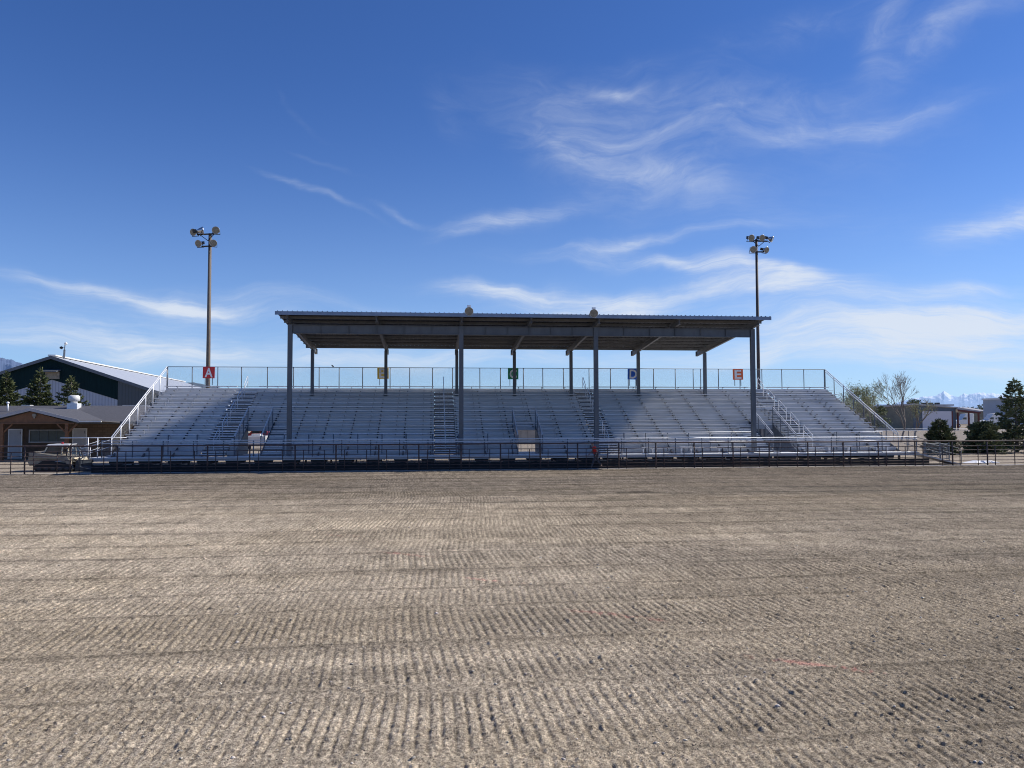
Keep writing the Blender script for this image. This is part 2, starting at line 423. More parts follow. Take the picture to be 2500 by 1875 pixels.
for i in range(1, NROW):
    for a, b in segs(i):
        s_ = MB(); f_ = MB()
        # seats: planks butt end to end about every 5.5 m, each a few mm out of line
        x = a
        while x < b-.05:
            x2 = min(b, x+5.5+rnd.uniform(-.3, .3))
            if b-x2 < 1: x2 = b
            dz = rnd.uniform(-.004, .004); dy = rnd.uniform(-.006, .006)
            s_.box(x+.003, x2-.003, yr(i+1)-.275+dy, yr(i+1)-.045+dy, zr(i)+.385+dz, zr(i)+.43+dz)
            f_.box(x+.003, x2-.003, yr(i)-.03, yr(i)+.26, zr(i)-.04+dz*.5, zr(i)+dz*.5)
            f_.box(x+.003, x2-.003, yr(i)+.275, yr(i)+.648, zr(i)-.04-dz*.5, zr(i)-dz*.5)
            x = x2
        s_.mark(1); x = XL+.9
        while x < XR:
            if a <= x-.1 and x+.1 <= b:
                s_.box(x-.03, x+.03, yr(i+1)-.272, yr(i+1)-.24, zr(i)+.345, zr(i)+.386)
                s_.box(x-.008, x+.008, yr(i+1)-.24, yr(i+1)-.07, zr(i)+.345, zr(i)+.386)
                s_.mark(2); s_.box(x-.02, x+.02, yr(i+1)-.085, yr(i+1)-.05, zr(i), zr(i)+.386); s_.mark(1)
            x += 1.83
        P(s_.build('seat_row', [M['alu_seat'], M['black'], M['alu_riser']])); P(f_.build('footboard', M['alu']))
    for a, b in segs(i, False):
        rb = MB()
        rb.box(a, b, yr(i)+.0, yr(i)+.02, zr(i-1)-.04, zr(i-1)+.135)
        rb.box(a, b, yr(i)+.003, yr(i)+.02, zr(i-1)+.148, zr(i)-.042)
        rb.box(a, b, yr(i)+.021, yr(i)+.03, zr(i-1)-.04, zr(i)-.042)
        P(rb.build('riser', M['alu_riser']))
# rear top board and back panel
P(MB().box(XL, XR, YB-.28, YB-.02, zr(15)-.08, zr(15)-.03).build('top_footboard', M['alu']))
P(MB().box(XL, XR, YB-.30, YB-.27, zr(14)+.02, zr(15)-.085).build('back_riser', M['alu_riser']))
# aisle steps
def steps(a, b, i0, i1):
    for i in range(i0, i1):
        m = MB(); w = (b-a)
        m.box(a+.03, b-.03, yr(i)-.05, yr(i)+.36, zr(i)-.085, zr(i)+.004)
        m.box(a+.03, b-.03, yr(i)-.36, yr(i)-.02, zr(i)-RS/2-.04, zr(i)-RS/2)
        m.mark(1)
        m.box(a, b, yr(i)+.33, yr(i)+.355, zr(i)-.30, zr(i)-.086)
        m.box(a, b, yr(i)-.33, yr(i)-.31, zr(i)-RS+.01, zr(i)-RS/2-.046)
        for x in (a+w*.28, a+w*.72): m.box(x-.02, x+.02, yr(i)-.056, yr(i)-.049, zr(i)-.06, zr(i)-.03)
        P(m.build('step', [M['alu_seat'], M['step_riser']]))
for a, b in AISLES: steps(a, b, 1, 15)
for a, b in MINI: steps(a, b, 1, PR+1)
# walkway deck
P(MB().box(XL-.3, XR+.3, 48.5, 50.0, Z0-.06, Z0-.005).box(XL-.3, XR+.3, 50.003, 50.28, Z0-.06, Z0-.005).build('walkway_deck', M['alu']))
for a, b in PORT: P(MB().box(a, b, 50.283, 54.4, Z0-.06, Z0-.005).build('portal_floor', M['alu']))
P(MB().box(XL-.3, XR+.3, 48.46, 48.497, Z0-.17, Z0+.03).build('deck_fascia', M['alu_riser']))
# brackets under the deck, in shade
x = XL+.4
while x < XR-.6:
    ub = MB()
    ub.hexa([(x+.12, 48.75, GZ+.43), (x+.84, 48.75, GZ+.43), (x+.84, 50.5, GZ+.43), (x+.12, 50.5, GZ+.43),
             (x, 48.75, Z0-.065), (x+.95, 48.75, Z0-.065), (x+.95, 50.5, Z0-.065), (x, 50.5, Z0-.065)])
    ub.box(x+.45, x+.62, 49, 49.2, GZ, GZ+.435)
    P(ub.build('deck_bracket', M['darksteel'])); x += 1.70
# raker frames below the seats
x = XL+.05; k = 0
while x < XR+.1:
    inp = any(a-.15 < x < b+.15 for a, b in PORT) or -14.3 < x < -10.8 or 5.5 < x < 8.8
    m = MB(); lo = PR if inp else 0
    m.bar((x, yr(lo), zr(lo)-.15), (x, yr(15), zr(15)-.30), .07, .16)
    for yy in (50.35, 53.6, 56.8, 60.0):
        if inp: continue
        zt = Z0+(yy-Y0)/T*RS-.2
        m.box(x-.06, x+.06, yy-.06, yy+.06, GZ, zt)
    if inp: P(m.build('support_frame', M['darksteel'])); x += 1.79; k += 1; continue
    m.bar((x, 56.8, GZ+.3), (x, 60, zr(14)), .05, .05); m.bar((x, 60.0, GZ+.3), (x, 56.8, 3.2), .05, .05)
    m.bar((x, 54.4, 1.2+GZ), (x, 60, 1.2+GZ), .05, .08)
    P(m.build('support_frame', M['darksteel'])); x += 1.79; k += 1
# portals: side panels, header, stair guard rails
for a, b in PORT:
    h = MB().box(a, b, 53.86, 53.9, 2.82, zr(PR)+.05).build('portal_header', M['alu_riser']); P(h)
    for x in (a-.015, b+.015):
        m = MB()
        poly = [(50.3, Z0), (53.9, Z0), (53.9, zr(6)+.02), (50.3, Z0+.16)]
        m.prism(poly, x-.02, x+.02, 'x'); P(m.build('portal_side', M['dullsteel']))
        # mesh guard panel with pipe rails sloping with the seats
        zt0, zt1 = 2.0, 3.86
        P(MB().quad((x, 50.35, Z0+.2), (x, 53.85, zr(6)), (x, 53.85, zt1), (x, 50.35, zt0)).build('portal_mesh', M['chain_dark']))
        g_ = MB()
        g_.tube([(x, 50.3, zt0), (x, 53.85, zt1)], .024); g_.tube([(x, 50.3, zt0-.14), (x, 53.85, zt1-.14)], .02)
        P(g_.build('portal_rail', M['galv']))
        for t in (0, .33, .66, 1):
            yy = 50.3+3.55*t; P(MB().tube([(x, yy, Z0+.1+(zr(6)-Z0-.1)*t-.1), (x, yy, zt0+(zt1-zt0)*t)], .035).build('portal_post', M['dullsteel']))
    m = MB().tube([(a, 53.85, 3.86), (b, 53.85, 3.86)], .024); m.tube([(a, 53.85, 3.72), (b, 53.85, 3.72)], .018); P(m.build('portal_rail', M['galv']))
    if a > 20: # framework seen through the right portal
        P(MB().bar((a+.6, 54.3, GZ), (a+.6, 54.3, 2.8), .1, .1).bar((a, 54.32, GZ+.9), (b, 54.32, 2.0), .05, .05).build('portal_brace', M['darksteel']))
# aisle handrails
for (a, b) in AISLES:
    xc = (a+b)/2
    for top in (15, 12, 9, 6, 3):
        r0, r1 = top, top-2
        ya, yb_ = yr(r0)-.05, yr(r1)-.05; za, zb = zr(r0), zr(r1)
        if top == 15: ya -= .25
        m = MB()
        m.tube([(xc, ya, za), (xc, ya, za+.72), (xc, ya-.05, za+.82), (xc, ya-.14, za+.84), (xc, yb_+.10, zb+.90), (xc, yb_+.02, zb+.86), (xc, yb_, zb+.78), (xc, yb_, zb)], .024, 6)
        m.tube([(xc, ya, za+.48), (xc, yb_, zb+.50)], .02, 6)
        P(m.build('handrail', M['galv'], smooth=True))
# guard rails
def guard(pts_posts, y, z, h, name='guard', mesh=True, rails=(1.0, ), post_r=.028, topm='galv', postm='dullsteel', bottom=.06):
    a, b = pts_posts[0], pts_posts[-1]
    m = MB()
    for r in rails: m.tube([(a, y, z+h*r), (b, y, z+h*r)], .024, 8)
    if bottom is not None: m.tube([(a, y, z+bottom), (b, y, z+bottom)], .018, 6)
    P(m.build(name+'_rail', M[topm], smooth=True))
    for x in pts_posts:
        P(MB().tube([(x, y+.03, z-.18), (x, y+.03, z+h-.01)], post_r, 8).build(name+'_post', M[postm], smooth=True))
    if mesh: P(MB().quad((a, y+.005, z+.05), (b, y+.005, z+.05), (b, y+.005, z+h), (a, y+.005, z+h)).build(name+'_mesh', M['chain'], fix=False))
gp = []
for base, lst in ((400, (40, 305, 582, 838, 1118, 1400, 1677, 1893, 2147)), (850, (453, 665, 912, 1127, 1205, 1423, 1645, 1893, 2103)),
                  (1300, (335, 612, 843, 1035, 1117, 1308, 1543, 1737, 1818, 2010)), (1700, (240, 472, 710, 925, 1163, 1377))):
    gp += [at(base+v/4.424, 920, YB).x for v in lst]
gp[0] = XL; gp[-1] = XR
ztop = 7.02; zbot = zr(15)+.06
guard(gp, YB, zbot, ztop-zbot, 'rear_guard', True, (1.0,), .034, 'dullsteel', 'dullsteel', .03)
# front guard on the deck edge
fx = []; x = XL+.1
while x < XR: fx.append(x); x += 1.77
fx.append(XR+.2)
guard(fx, 48.56, Z0, 1.06, 'front_guard', True, (1.0, .86), .035)
# inner guard, at the foot of the seats
for a, b in ((-16.5, -14.75), (-9.4, -1.7), (-1.7, .0), (1.7, 3.6), (7.4, 7.41), (12.7, 21.6), (27.6, 30.9)):
    if b-a < .5: continue
    n = max(1, round((b-a)/1.6)); xs_ = [a+(b-a)*k/n for k in range(n+1)]
    guard(xs_, 50.32, zr(1), 1.08, 'inner_guard', False, (1.0, .42), .035)
# side guards, sloping
for X, s_ in ((XL, -1), (XR, 1)):
    m = MB(); x = X+s_*.06
    pa = (x, 50.4, 1.98); pb = (x, YB, ztop)
    m.tube([pa, pb], .034, 8); m.tube([(x, 50.4, 1.80), (x, YB, ztop-.17)], .028, 8)
    P(m.build('side_guard_rail', M['galv'], smooth=True))
    for k in range(8):
        t = k/7; yy = 50.4+(YB-50.4)*t; zf = Z0+(yy-Y0)/T*RS
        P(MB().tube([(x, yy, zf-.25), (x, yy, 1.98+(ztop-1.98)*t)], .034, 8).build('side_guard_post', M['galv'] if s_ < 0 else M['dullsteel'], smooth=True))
    P(MB().quad((x, 50.4, Z0+.3), (x, YB, zr(15)+.1), (x, YB, ztop-.1), (x, 50.4, 1.85)).build('side_guard_mesh', M['chain'], fix=False))
    # skirt under the end of the seating, so the frame reads as closed steps
    e = MB()
    for i in range(1, 15): e.box(X-.0 if s_ > 0 else X-.03, X+.03 if s_ > 0 else X, yr(i)-.02, yr(i+1)-.03, zr(i)-.20, zr(i)-.045)
    P(e.build('end_stringer', M['galv']))
# access ramps at both ends
def ramp(x0, x1, nm):
    s_ = 1 if x1 > x0 else -1; dy = 2.9 if s_ < 0 else 0
    nf0 = len(bpy.data.objects)
    m = MB(); m.hexa([(x0, 48.6, Z0-.12), (x1, 48.6, GZ-.05), (x1, 50.1, GZ-.05), (x0, 50.1, Z0-.12), (x0, 48.6, Z0-.02), (x1, 48.6, GZ+.03), (x1, 50.1, GZ+.03), (x0, 50.1, Z0-.02)])
    m.xform(Matrix.Translation((0, dy, 0)))
    P(m.build('ramp', M['alu_riser']))
    for yy in (48.62, 50.08):
        r = MB()
        for hh in (1.0, .55): r.tube([(x0, yy, Z0+hh), (x1, yy, GZ+hh+.05)], .022)
        r.tube([(x1, yy, GZ), (x1, yy, GZ+1.05)], .022); r.tube([((x0+x1)/2, yy, GZ), ((x0+x1)/2, yy, (Z0+GZ)/2+1.02)], .022)
        r.xform(Matrix.Translation((0, dy, 0)))
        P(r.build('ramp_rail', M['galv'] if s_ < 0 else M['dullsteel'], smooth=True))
ramp(XL-1.2, XL-3.6, 'left'); ramp(XR+.3, XR+3.4, 'right')
P(MB().box(XL-1.2, XL-.31, 50.0, 53.1, Z0-.06, Z0-.01).build('side_landing', M['alu']))
m = MB()
for x in (XL-.35, XL-.9): m.tube([(x, 49.1, Z0), (x, 49.1, Z0+1.25)], .03)
m.tube([(XL-3.0, 50.2, Z0+1.22), (XL+.9, 50.2, Z0+1.22)], .03)
P(m.build('entry_gate', M['galv'], smooth=True))

# companion benches standing on the walkway
def bench(x, w, label, y=49.75):
    e = empty('walkway_bench', label, 'bench', 'short aluminium benches on the walkway', (x, y, Z0))
    MB().box(-w/2, w/2, -.13, .13, .40, .445).build('seat', M['alu_seat'], e, bevel=.005)
    for s_ in (-1, 1):
        MB().box(s_*w*.36-.02, s_*w*.36+.02, -.1, .1, 0, .40).box(s_*w*.36-.03, s_*w*.36+.03, -.14, .14, 0, .02).build('leg', M['galv'], e)
for px, w, lb in ((1582, .88, 'short aluminium bench on the walkway, the one nearest the walking man'),
                  (1675, .9, 'short aluminium bench on the walkway, second of three between D and E signs'),
                  (1767, .88, 'short aluminium bench on the walkway just left of the right front column'),
                  (2048, 1.9, 'longer aluminium bench on the walkway right of the far right stairs'),
                  (2154, .95, 'short aluminium bench at the right end of the walkway')):
    bench(at(px, 1095, 49.75).x, w, lb)

# ------------------------------------------------------------------ canopy
can = empty('canopy_roof', 'grey steel canopy roof on tall columns covering the middle of the grandstand', 'canopy', loc=(6.2, 54, Z0))
def PC(o):
    o.parent = can; o.matrix_parent_inverse = Matrix.Translation(can.location).inverted(); return o
CX = [-8.92, -3.50, 1.83, 6.23, 10.63, 15.94, 21.29]
RX0, RX1, RY0, RY1 = -9.63, 22.08, 48.2, 59.8
def rz(y): return 9.70-.086*(y-RY0)
for x in (CX[0], CX[2], CX[4], CX[6]):
    m = MB()
    m.box(x-.14, x+.14, 49.28, 49.30, Z0, 9.02).box(x-.14, x+.14, 49.50, 49.52, Z0, 9.02).box(x-.13, x+.13, 49.30, 49.50, Z0, 9.02)
    m.box(x-.22, x+.22, 49.2, 49.6, Z0, Z0+.03)
    PC(m.build('front_column', M['canopy'], bevel=.006))
for x in CX:
    zt = rz(58.5)-.62
    m = MB().box(x-.115, x+.115, 58.38, 58.62, zr(13)-.05, zt); m.box(x-.2, x+.2, 58.3, 58.7, zr(13), zr(13)+.025)
    PC(m.build('rear_column', M['canopy'], bevel=.006))
for a, b in ((0, 2), (2, 4), (4, 6)):
    xa, xb = CX[a]+.143, CX[b]-.143
    m = MB().box(xa, xb, 49.385, 49.415, 8.48, 8.98).box(xa, xb, 49.28, 49.52, 8.45, 8.48).box(xa, xb, 49.28, 49.52, 8.98, 9.01)
    n = 6
    for k in range(1, n): m.box(xa+(xb-xa)*k/n-.008, xa+(xb-xa)*k/n+.008, 49.29, 49.384, 8.482, 8.978)
    PC(m.build('main_beam', M['canopy']))
for x in CX:
    m = MB()
    def seg(y0, y1, d0, d1):
        za, zb = rz(y0)-.235, rz(y1)-.235
        m.hexa([(x-.012, y0, za-d0), (x+.012, y0, za-d0), (x+.012, y1, zb-d1), (x-.012, y1, zb-d1), (x-.012, y0, za), (x+.012, y0, za), (x+.012, y1, zb), (x-.012, y1, zb)])
        for dd0, dd1, t in ((d0, d1, -.014), (0, 0, .0)):
            m.hexa([(x-.09, y0, za-dd0-.014), (x+.09, y0, za-dd0-.014), (x+.09, y1, zb-dd1-.014), (x-.09, y1, zb-dd1-.014), (x-.09, y0, za-dd0), (x+.09, y0, za-dd0), (x+.09, y1, zb-dd1), (x-.09, y1, zb-dd1)])
    seg(RY0+.1, 60.3, .30, .36)
    m.box(x-.1, x+.1, 60.3, 60.32, rz(60.3)-.62, rz(60.3)-.22)
    PC(m.build('rafter', M['canopy_dark']))
NP = 10
for k in range(NP):
    y = RY0+.12+(RY1-RY0-.25)*k/(NP-1); zt = rz(y)-.02
    m = MB().box(RX0+.05, RX1-.05, y-.012, y, zt-.155, zt).box(RX0+.05, RX1-.05, y+.001, y+.075, zt-.155, zt-.143).box(RX0+.05, RX1-.05, y-.085, y-.013, zt-.014, zt-.002)
    PC(m.build('purlin', M['canopy_dark']))
# ribbed roof sheet
prof = []; x = RX0
while x < RX1-.001:
    prof += [(x, 0), (x+.115, 0), (x+.135, .045), (x+.165, .045), (x+.185, 0)]; x += .30
prof = [(a, b) for a, b in prof if a < RX1]+[(RX1, 0)]
m = MB(); n = len(prof)
for y in (RY0, RY1):
    for a, b in prof: m.v.append((a, y, rz(y)+b-.012))
for i in range(n-1): m.f.append((i, i+1, n+i+1, n+i))
so = PC(m.build('roof_sheet', M['roofsheet'], fix=False)); sd = so.modifiers.new('s', 'SOLIDIFY'); sd.thickness = .006
PC(MB().box(RX0, RX1, RY0-.03, RY0-.005, rz(RY0)-.235, rz(RY0)-.012).build('front_fascia', M['fascia']))
PC(MB().box(RX0, RX1, RY1+.005, RY1+.03, rz(RY1)-.235, rz(RY1)-.012).build('rear_fascia', M['canopy_dark']))

# ------------------------------------------------------------------ floodlights
def flood(parent, loc, d, scale=1.0, thing=None, inv=None):
    d = Vector(d).normalized(); mtx = Matrix.Translation(loc) @ d.to_track_quat('Z', 'Y').to_matrix().to_4x4() @ Matrix.Scale(scale, 4)
    pr = [(.05, -.42), (.12, -.36), (.20, -.22), (.27, -.05), (.30, .04), (.315, .04), (.315, .07), (.29, .07), (.285, .05)]
    m = MB().lathe(pr, mtx, 22)
    b = m.build('floodlight', M['bowl'], smooth=True)
    l = MB().lathe([(.001, .055), (.15, .06), (.288, .05)], mtx, 22).build('lens', M['lens'], smooth=True)
    k = MB().box(-.11, .11, -.13, .13, -.72, -.43).xform(mtx).build('ballast', M['black'])
    y = MB().bar((-.30, 0, 0), (-.30, -.35, -.2), .03, .05).bar((.30, 0, 0), (.30, -.35, -.2), .03, .05).bar((-.31, -.35, -.2), (.31, -.35, -.2), .05, .04).xform(mtx).build('yoke', M['black'])
    return b, l, k, y
def light_pole(name, px, ptop, Yp, label, material, arm1, arm2, heads, r0, r1):
    e = empty(name, label, 'light pole', 'arena floodlight poles')
    base = at(px, 950, Yp); tp = at(px, ptop, Yp); e.location = (base.x, Yp, GZ)
    inv = Matrix.Translation(e.location).inverted()
    def Q(o, par=e):
        o.parent = par
        if par is e: o.matrix_parent_inverse = inv
        return o
    Q(MB().tube([(base.x, Yp, GZ), (base.x, Yp, (tp.z+GZ)/2), (base.x, Yp, tp.z)], r0, 14, r1).build('pole', material, smooth=True))
    for (xa, ya, xb, yb_) in (arm1, arm2):
        a = at(xa, ya, Yp-.2); b = at(xb, yb_, Yp-.2)
        Q(MB().bar(a, b, .10, .10).build('crossarm', M['black']))
    (xa, ya, xb, yb_) = arm1
    mid = at(px, (arm1[1]+arm2[1])/2, Yp-.16)
    Q(MB().bar(at(xa+7, ya, Yp-.2), mid, .05, .05).bar(at(xb-7, yb_, Yp-.2), mid, .05, .05).build('arm_brace', M['black']))
    for hx, hy, d, sc in heads:
        b, l, k, y = flood(None, at(hx, hy, Yp-.45), d, sc)
        Q(b)
        for c in (l, k, y):
            c.parent = b; c.matrix_parent_inverse = b.matrix_parent_inverse.inverted() if False else Matrix.Identity(4)
            c.matrix_parent_inverse = (inv).inverted() @ Matrix.Translation((0, 0, 0)) if False else Matrix.Identity(4)
    return e
YP1, YP2 = 63.0, 62.0
light_pole('floodlight_pole', 507.4, 570, YP1, 'tall brown light pole behind the red A sign, five floodlights on top', M['pole_wood'],
           (481, 573, 531, 570.5), (492, 602, 520, 600.5),
           [(472.5, 567, (-.35, -.9, -.25), .92), (494, 563, (.8, .25, .15), 1.0), (527, 562, (.12, -1, -.28), .95), (485, 594.5, (-.3, -.9, -.3), .92), (521, 593.5, (.25, -.95, -.3), .90)], .19, .12)
light_pole('floodlight_pole', 1852.5, 584, YP2, 'slim dark light pole behind the right end of the canopy, five floodlights on top', M['pole_dark'],
           (1830, 587.5, 1874, 589), (1836, 615, 1866, 615),
           [(1834, 581, (.1, -1, -.3), .92), (1860, 581, (.2, -1, -.3), .90), (1885, 584, (.85, -.5, -.35), .85), (1839, 609, (-.1, -1, -.3), .92), (1871, 610.5, (.4, -.9, -.35), .85)], .17, .10)
for px, py, lb in ((1145, 760, 'round floodlight on the canopy edge above the second front column'), (1449.5, 765, 'round floodlight on the canopy edge above the third front column')):
    p = at(px, py, 48.1)
    e = empty('roof_floodlight', lb, 'floodlight', 'floodlights on the canopy edge', p)
    b, l, k, y = flood(None, (0, 0, 0), (0, -1, -.22), .88)
    for o_ in (b, l, k, y): o_.parent = e
    MB().box(-.12, .12, -.03, .03, .28, .38).bar((0, .1, -.1), (0, .35, -.12), .06, .06).build('bracket', M['galv'], e)

# ------------------------------------------------------------------ section signs
def sign(letter, x0, x1, y0, y1, colr, label):
    p0 = at(x0, y1, YB-.06); p1 = at(x1, y0, YB-.06); w = p1.x-p0.x; h = p1.z-p0.z
    e = empty('section_sign', label, 'sign', 'lettered section signs', ((p0.x+p1.x)/2, YB-.06, (p0.z+p1.z)/2))
    mt = mat('sign_'+letter, colr, .5, 0, .12, 4)
    MB().box(-w/2, w/2, -.012, .012, -h/2, h/2).build('board', mt, e, bevel=.02)
    e.rotation_euler = (0, R({'A': .6, 'B': -.8, 'C': .3, 'D': 1.1, 'E': -.7}[letter]), R({'A': 2, 'B': -2, 'C': 1, 'D': -3, 'E': 2}[letter]))
    cu = bpy.data.curves.new('letter', 'FONT'); cu.body = letter; cu.size = h*1.12; cu.align_x = 'CENTER'; cu.offset = .022; cu.extrude = .004
    to = bpy.data.objects.new('tmp', cu); me = bpy.data.meshes.new_from_object(to); me.name = 'letter'; bpy.data.objects.remove(to)
    zs = [v.co.y for v in me.vertices]; xs_ = [v.co.x for v in me.vertices]
    cx, cz = (min(xs_)+max(xs_))/2, (min(zs)+max(zs))/2; kx = (w*.66)/(max(xs_)-min(xs_)); kz = h*.82/(max(zs)-min(zs))
    for v in me.vertices: v.co = ((v.co.x-cx)*kx, -.018-v.co.z, (v.co.y-cz)*kz)
    me.materials.append(M['sign_white']); lo = bpy.data.objects.new('letter', me); COL.objects.link(lo); lo.parent = e
    lo['label'] = 'white letter '+letter
    MB().tube([(w*.3, .05, -h/2-.5), (w*.3, .05, h/2+.02)], .028).tube([(-w*.3, .05, -h/2-.5), (-w*.3, .05, h/2+.02)], .028).build('post', M['dullsteel'], e)
M['sign_white'] = mat('sign_white', (.82, .82, .82), .5, 0, .05, 4)
sign('A', 495, 524.5, 895.5, 923.5, (.62, .03, .035), 'red square sign with a white letter A')
sign('B', 921, 949, 897, 925, (.85, .56, .07), 'yellow square sign with a white letter B, partly behind a column')
sign('C', 1240, 1265.7, 899.5, 926, (.015, .26, .11), 'green square sign with a white letter C, behind a column')
sign('D', 1532.5, 1559, 900, 926.5, (.01, .12, .62), 'blue square sign with a white letter D beside a column')
sign('E', 1789, 1814, 901, 927, (.80, .14, .035), 'orange square sign with a white letter E')

# bird on the rear guard rail
p = at(812, 896, YB); e = empty('bird', 'small dark bird perched on the top rail between the first two rear columns', 'bird', loc=(p.x, YB, ztop+.024))
m = MB()
mt_ = Matrix.Translation((0, 0, .09)) @ Matrix.Rotation(R(35), 4, 'Y')
m.lathe([(.002, -.15), (.02, -.10), (.045, -.05), (.055, 0), (.045, .05), (.028, .075), (.034, .10), (.028, .125), (.006, .14), (.002, .165)], mt_ @ Matrix.Rotation(R(90), 4, 'Y') @ Matrix.Rotation(0, 4, 'Z'), 8)
m.tube([(-.01, 0, .05), (-.01, 0, 0)], .006, 4).tube([(.015, .01, .05), (.015, .01, 0)], .006, 4)
m.build('body', M['black'], e, smooth=True)

# ------------------------------------------------------------------ barrier, kerb, arena fence
FY = 47.3
tag(MB().box(-26, 70, FY-.55, FY+.35, GZ-.2, GZ+.035).build('kerb_strip', M['concrete']), kind='structure')
w = empty('low_barrier', 'low dark timber barrier behind the pipe fence below the walkway', 'barrier', loc=(6, 48.2, GZ))
for z0_, z1_ in ((0, .14), (.15, .29), (.30, .45)):
    MB().box(XL-6-.3, XR-6+.8, -.03, .03, z0_, z1_).build('plank', M['timber_dark'], w)
fen = empty('pipe_fence', 'long rusty brown pipe rail fence between the dirt arena and the grandstand', 'fence', loc=(8, FY, GZ))
def PF(o): o.parent = fen; return o
fpx = []
for base, sc, lst in ((0, 4.424, (268, 758, 1265, 1745)), (400, 4.424, (470, 927, 1420, 1860)), (850, 4.424, (327, 765, 1222, 1648, 2078)),
                  (1300, 4.424, (490, 933, 1335, 1752, 2172)), (1700, 4.424, (400, 787, 1208, 1590, 1970)), (2100, 5.53, (745, 1250, 1720))):
    fpx += [at(base+v/sc, 1110, FY).x for v in lst]
fpx = sorted(fpx); fp = [fpx[0]-5.3, fpx[0]-2.65]
for x in fpx:
    if x-fp[-1] > 1.2: fp.append(x)
fp += [fp[-1]+2.65, fp[-1]+5.3, fp[-1]+7.95, fp[-1]+10.6]
H = 1.62
segx = fp[0]-8, fp[-1]-8
rr = random.Random(5)
def rail(z, r, mname='rust', nm='rail'):
    pts = [(x-8, rr.uniform(-.012, .012), z+rr.uniform(-.012, .012)) for x in fp]
    PF(MB().tube(pts, r, 8).build(nm, M[mname], smooth=True))
rail(H, .045, nm='top_rail')
for z_ in (1.29, 1.03, .80, .58, .37, .16): rail(z_, .019 if z_ < 1.2 else .025)
for x in fp: PF(MB().tube([(x-8, .02, -.1), (x-8+rr.uniform(-.03, .03), .02+rr.uniform(-.02, .02), H)], .045, 8).build('post', M['rust'], smooth=True))
for a, b in zip(fp[:-1], fp[1:]):
    for t in (.2, .72):
        x = a+(b-a)*t-8
        PF(MB().tube([(x, -.02, .03), (x, -.02, 1.30)], .026, 6).build('stay', M['rust'], smooth=True))
# black hoses lying along the kerb
m = MB()
pts = [(x, FY-.75+.10*math.sin(x*1.3)+.05*math.sin(x*3.1), GZ+.05) for x in np.arange(-27, -13.5, .35)]
tag(m.tube(pts, .022, 6).build('hose', M['rubber'], smooth=True), 'black hose lying along the kerb in front of the loader', 'hose')

# white sheet on the ground right of the stand
def patch(name, px, py, w, d, label, material, seed):
    dd = ray(px, py); s_ = (CAMH-GZ)/-dd.z; c = (dd.x*s_, dd.y*s_)
    r_ = random.Random(seed); n = 22; m = MB(); m.v.append((c[0], c[1], GZ+.16))
    for k in range(2):
        for j in range(n):
            t = 2*math.pi*j/n; q = (.55 if k == 0 else 1)*r_.uniform(.35, 1.25)
            m.v.append((c[0]+w*q*math.cos(t), c[1]+d*q*math.sin(t), GZ+(r_.uniform(.06, .16) if k == 0 else .004)))
    for j in range(n):
        j2 = (j+1) % n; m.f.append((0, 1+j, 1+j2)); m.f.append((1+j, 1+n+j, 1+n+j2, 1+j2))
    tag(m.build(name, material), label, 'sheet')
patch('plastic_sheet', 2395, 1130, 1.2, .8, 'crumpled white plastic sheet on the ground behind the fence at far right', M['snow'], 2)

# ------------------------------------------------------------------ trees
def leaf_mat(name, c1, c2):
    m = bpy.data.materials.new(name); m.use_nodes = True
    nt = NT(m.node_tree); b = m.node_tree.nodes['Principled BSDF']
    a = nt.new('ShaderNodeAttribute'); a.attribute_name = 'tint'
    g_ = nt.new('ShaderNodeNewGeometry')
    n = nt.noise(g_.outputs['Position'], 1.5, 4)
    c = nt.mix(nt.ramp(n, .35, .65), c1, c2)
    nt.link(nt.mix(1, c, a.outputs['Color'], 'MULTIPLY'), b.inputs['Base Color'])
    b.inputs['Roughness'].default_value = .75; b.inputs['Specular IOR Level'].default_value = .25
    return m
M['spruce'] = leaf_mat('spruce_needles', (.05, .07, .036), (.13, .145, .065))
M['pine'] = leaf_mat('pine_needles', (.085, .105, .06), (.19, .21, .11))
M['spring'] = leaf_mat('spring_leaves', (.24, .26, .13), (.38, .39, .22))
M['farleaf'] = leaf_mat('far_foliage', (.055, .07, .045), (.11, .12, .065))
M['bark'] = mat('bark', (.21, .175, .145), .9, 0, .3, 10)
def leafmesh(name, pts, nor, size, parent, material, seed, elong=2.0, dirs=None):
    rs = np.random.RandomState(seed); n = len(pts); pts = np.array(pts, float)
    d = rs.randn(n, 3) if dirs is None else np.array(dirs, float)+rs.randn(n, 3)*.35
    d /= np.linalg.norm(d, axis=1)[:, None]
    s = rs.randn(n, 3); s = np.cross(d, s); s /= np.linalg.norm(s, axis=1)[:, None]
    sz = size*(.6+.8*rs.rand(n))[:, None]
    a = pts-s*sz*.5; b = pts+d*sz*elong*.5-s*sz*.3; c = pts+d*sz*elong; e_ = pts+d*sz*elong*.5+s*sz*.5
    Vv = np.stack([a, b, c, e_], 1).reshape(-1, 3)
    me = bpy.data.meshes.new(name); me.vertices.add(n*4); me.vertices.foreach_set('co', Vv.astype(np.float32).ravel())
    me.loops.add(n*4); me.loops.foreach_set('vertex_index', np.arange(n*4, dtype=np.int32))
    me.polygons.add(n); me.polygons.foreach_set('loop_start', (np.arange(n)*4).astype(np.int32)); me.polygons.foreach_set('loop_total', np.full(n, 4, np.int32))
    me.update(calc_edges=True)
    t = .55+.9*rs.rand(n); col = np.stack([t, t, t*.9, np.ones(n)], -1)
    at2 = me.color_attributes.new('tint', 'FLOAT_COLOR', 'POINT'); at2.data.foreach_set('color', np.repeat(col, 4, 0).astype(np.float32).ravel())
    me.materials.append(material); o = bpy.data.objects.new(name, me); COL.objects.link(o); o.parent = parent
    return o
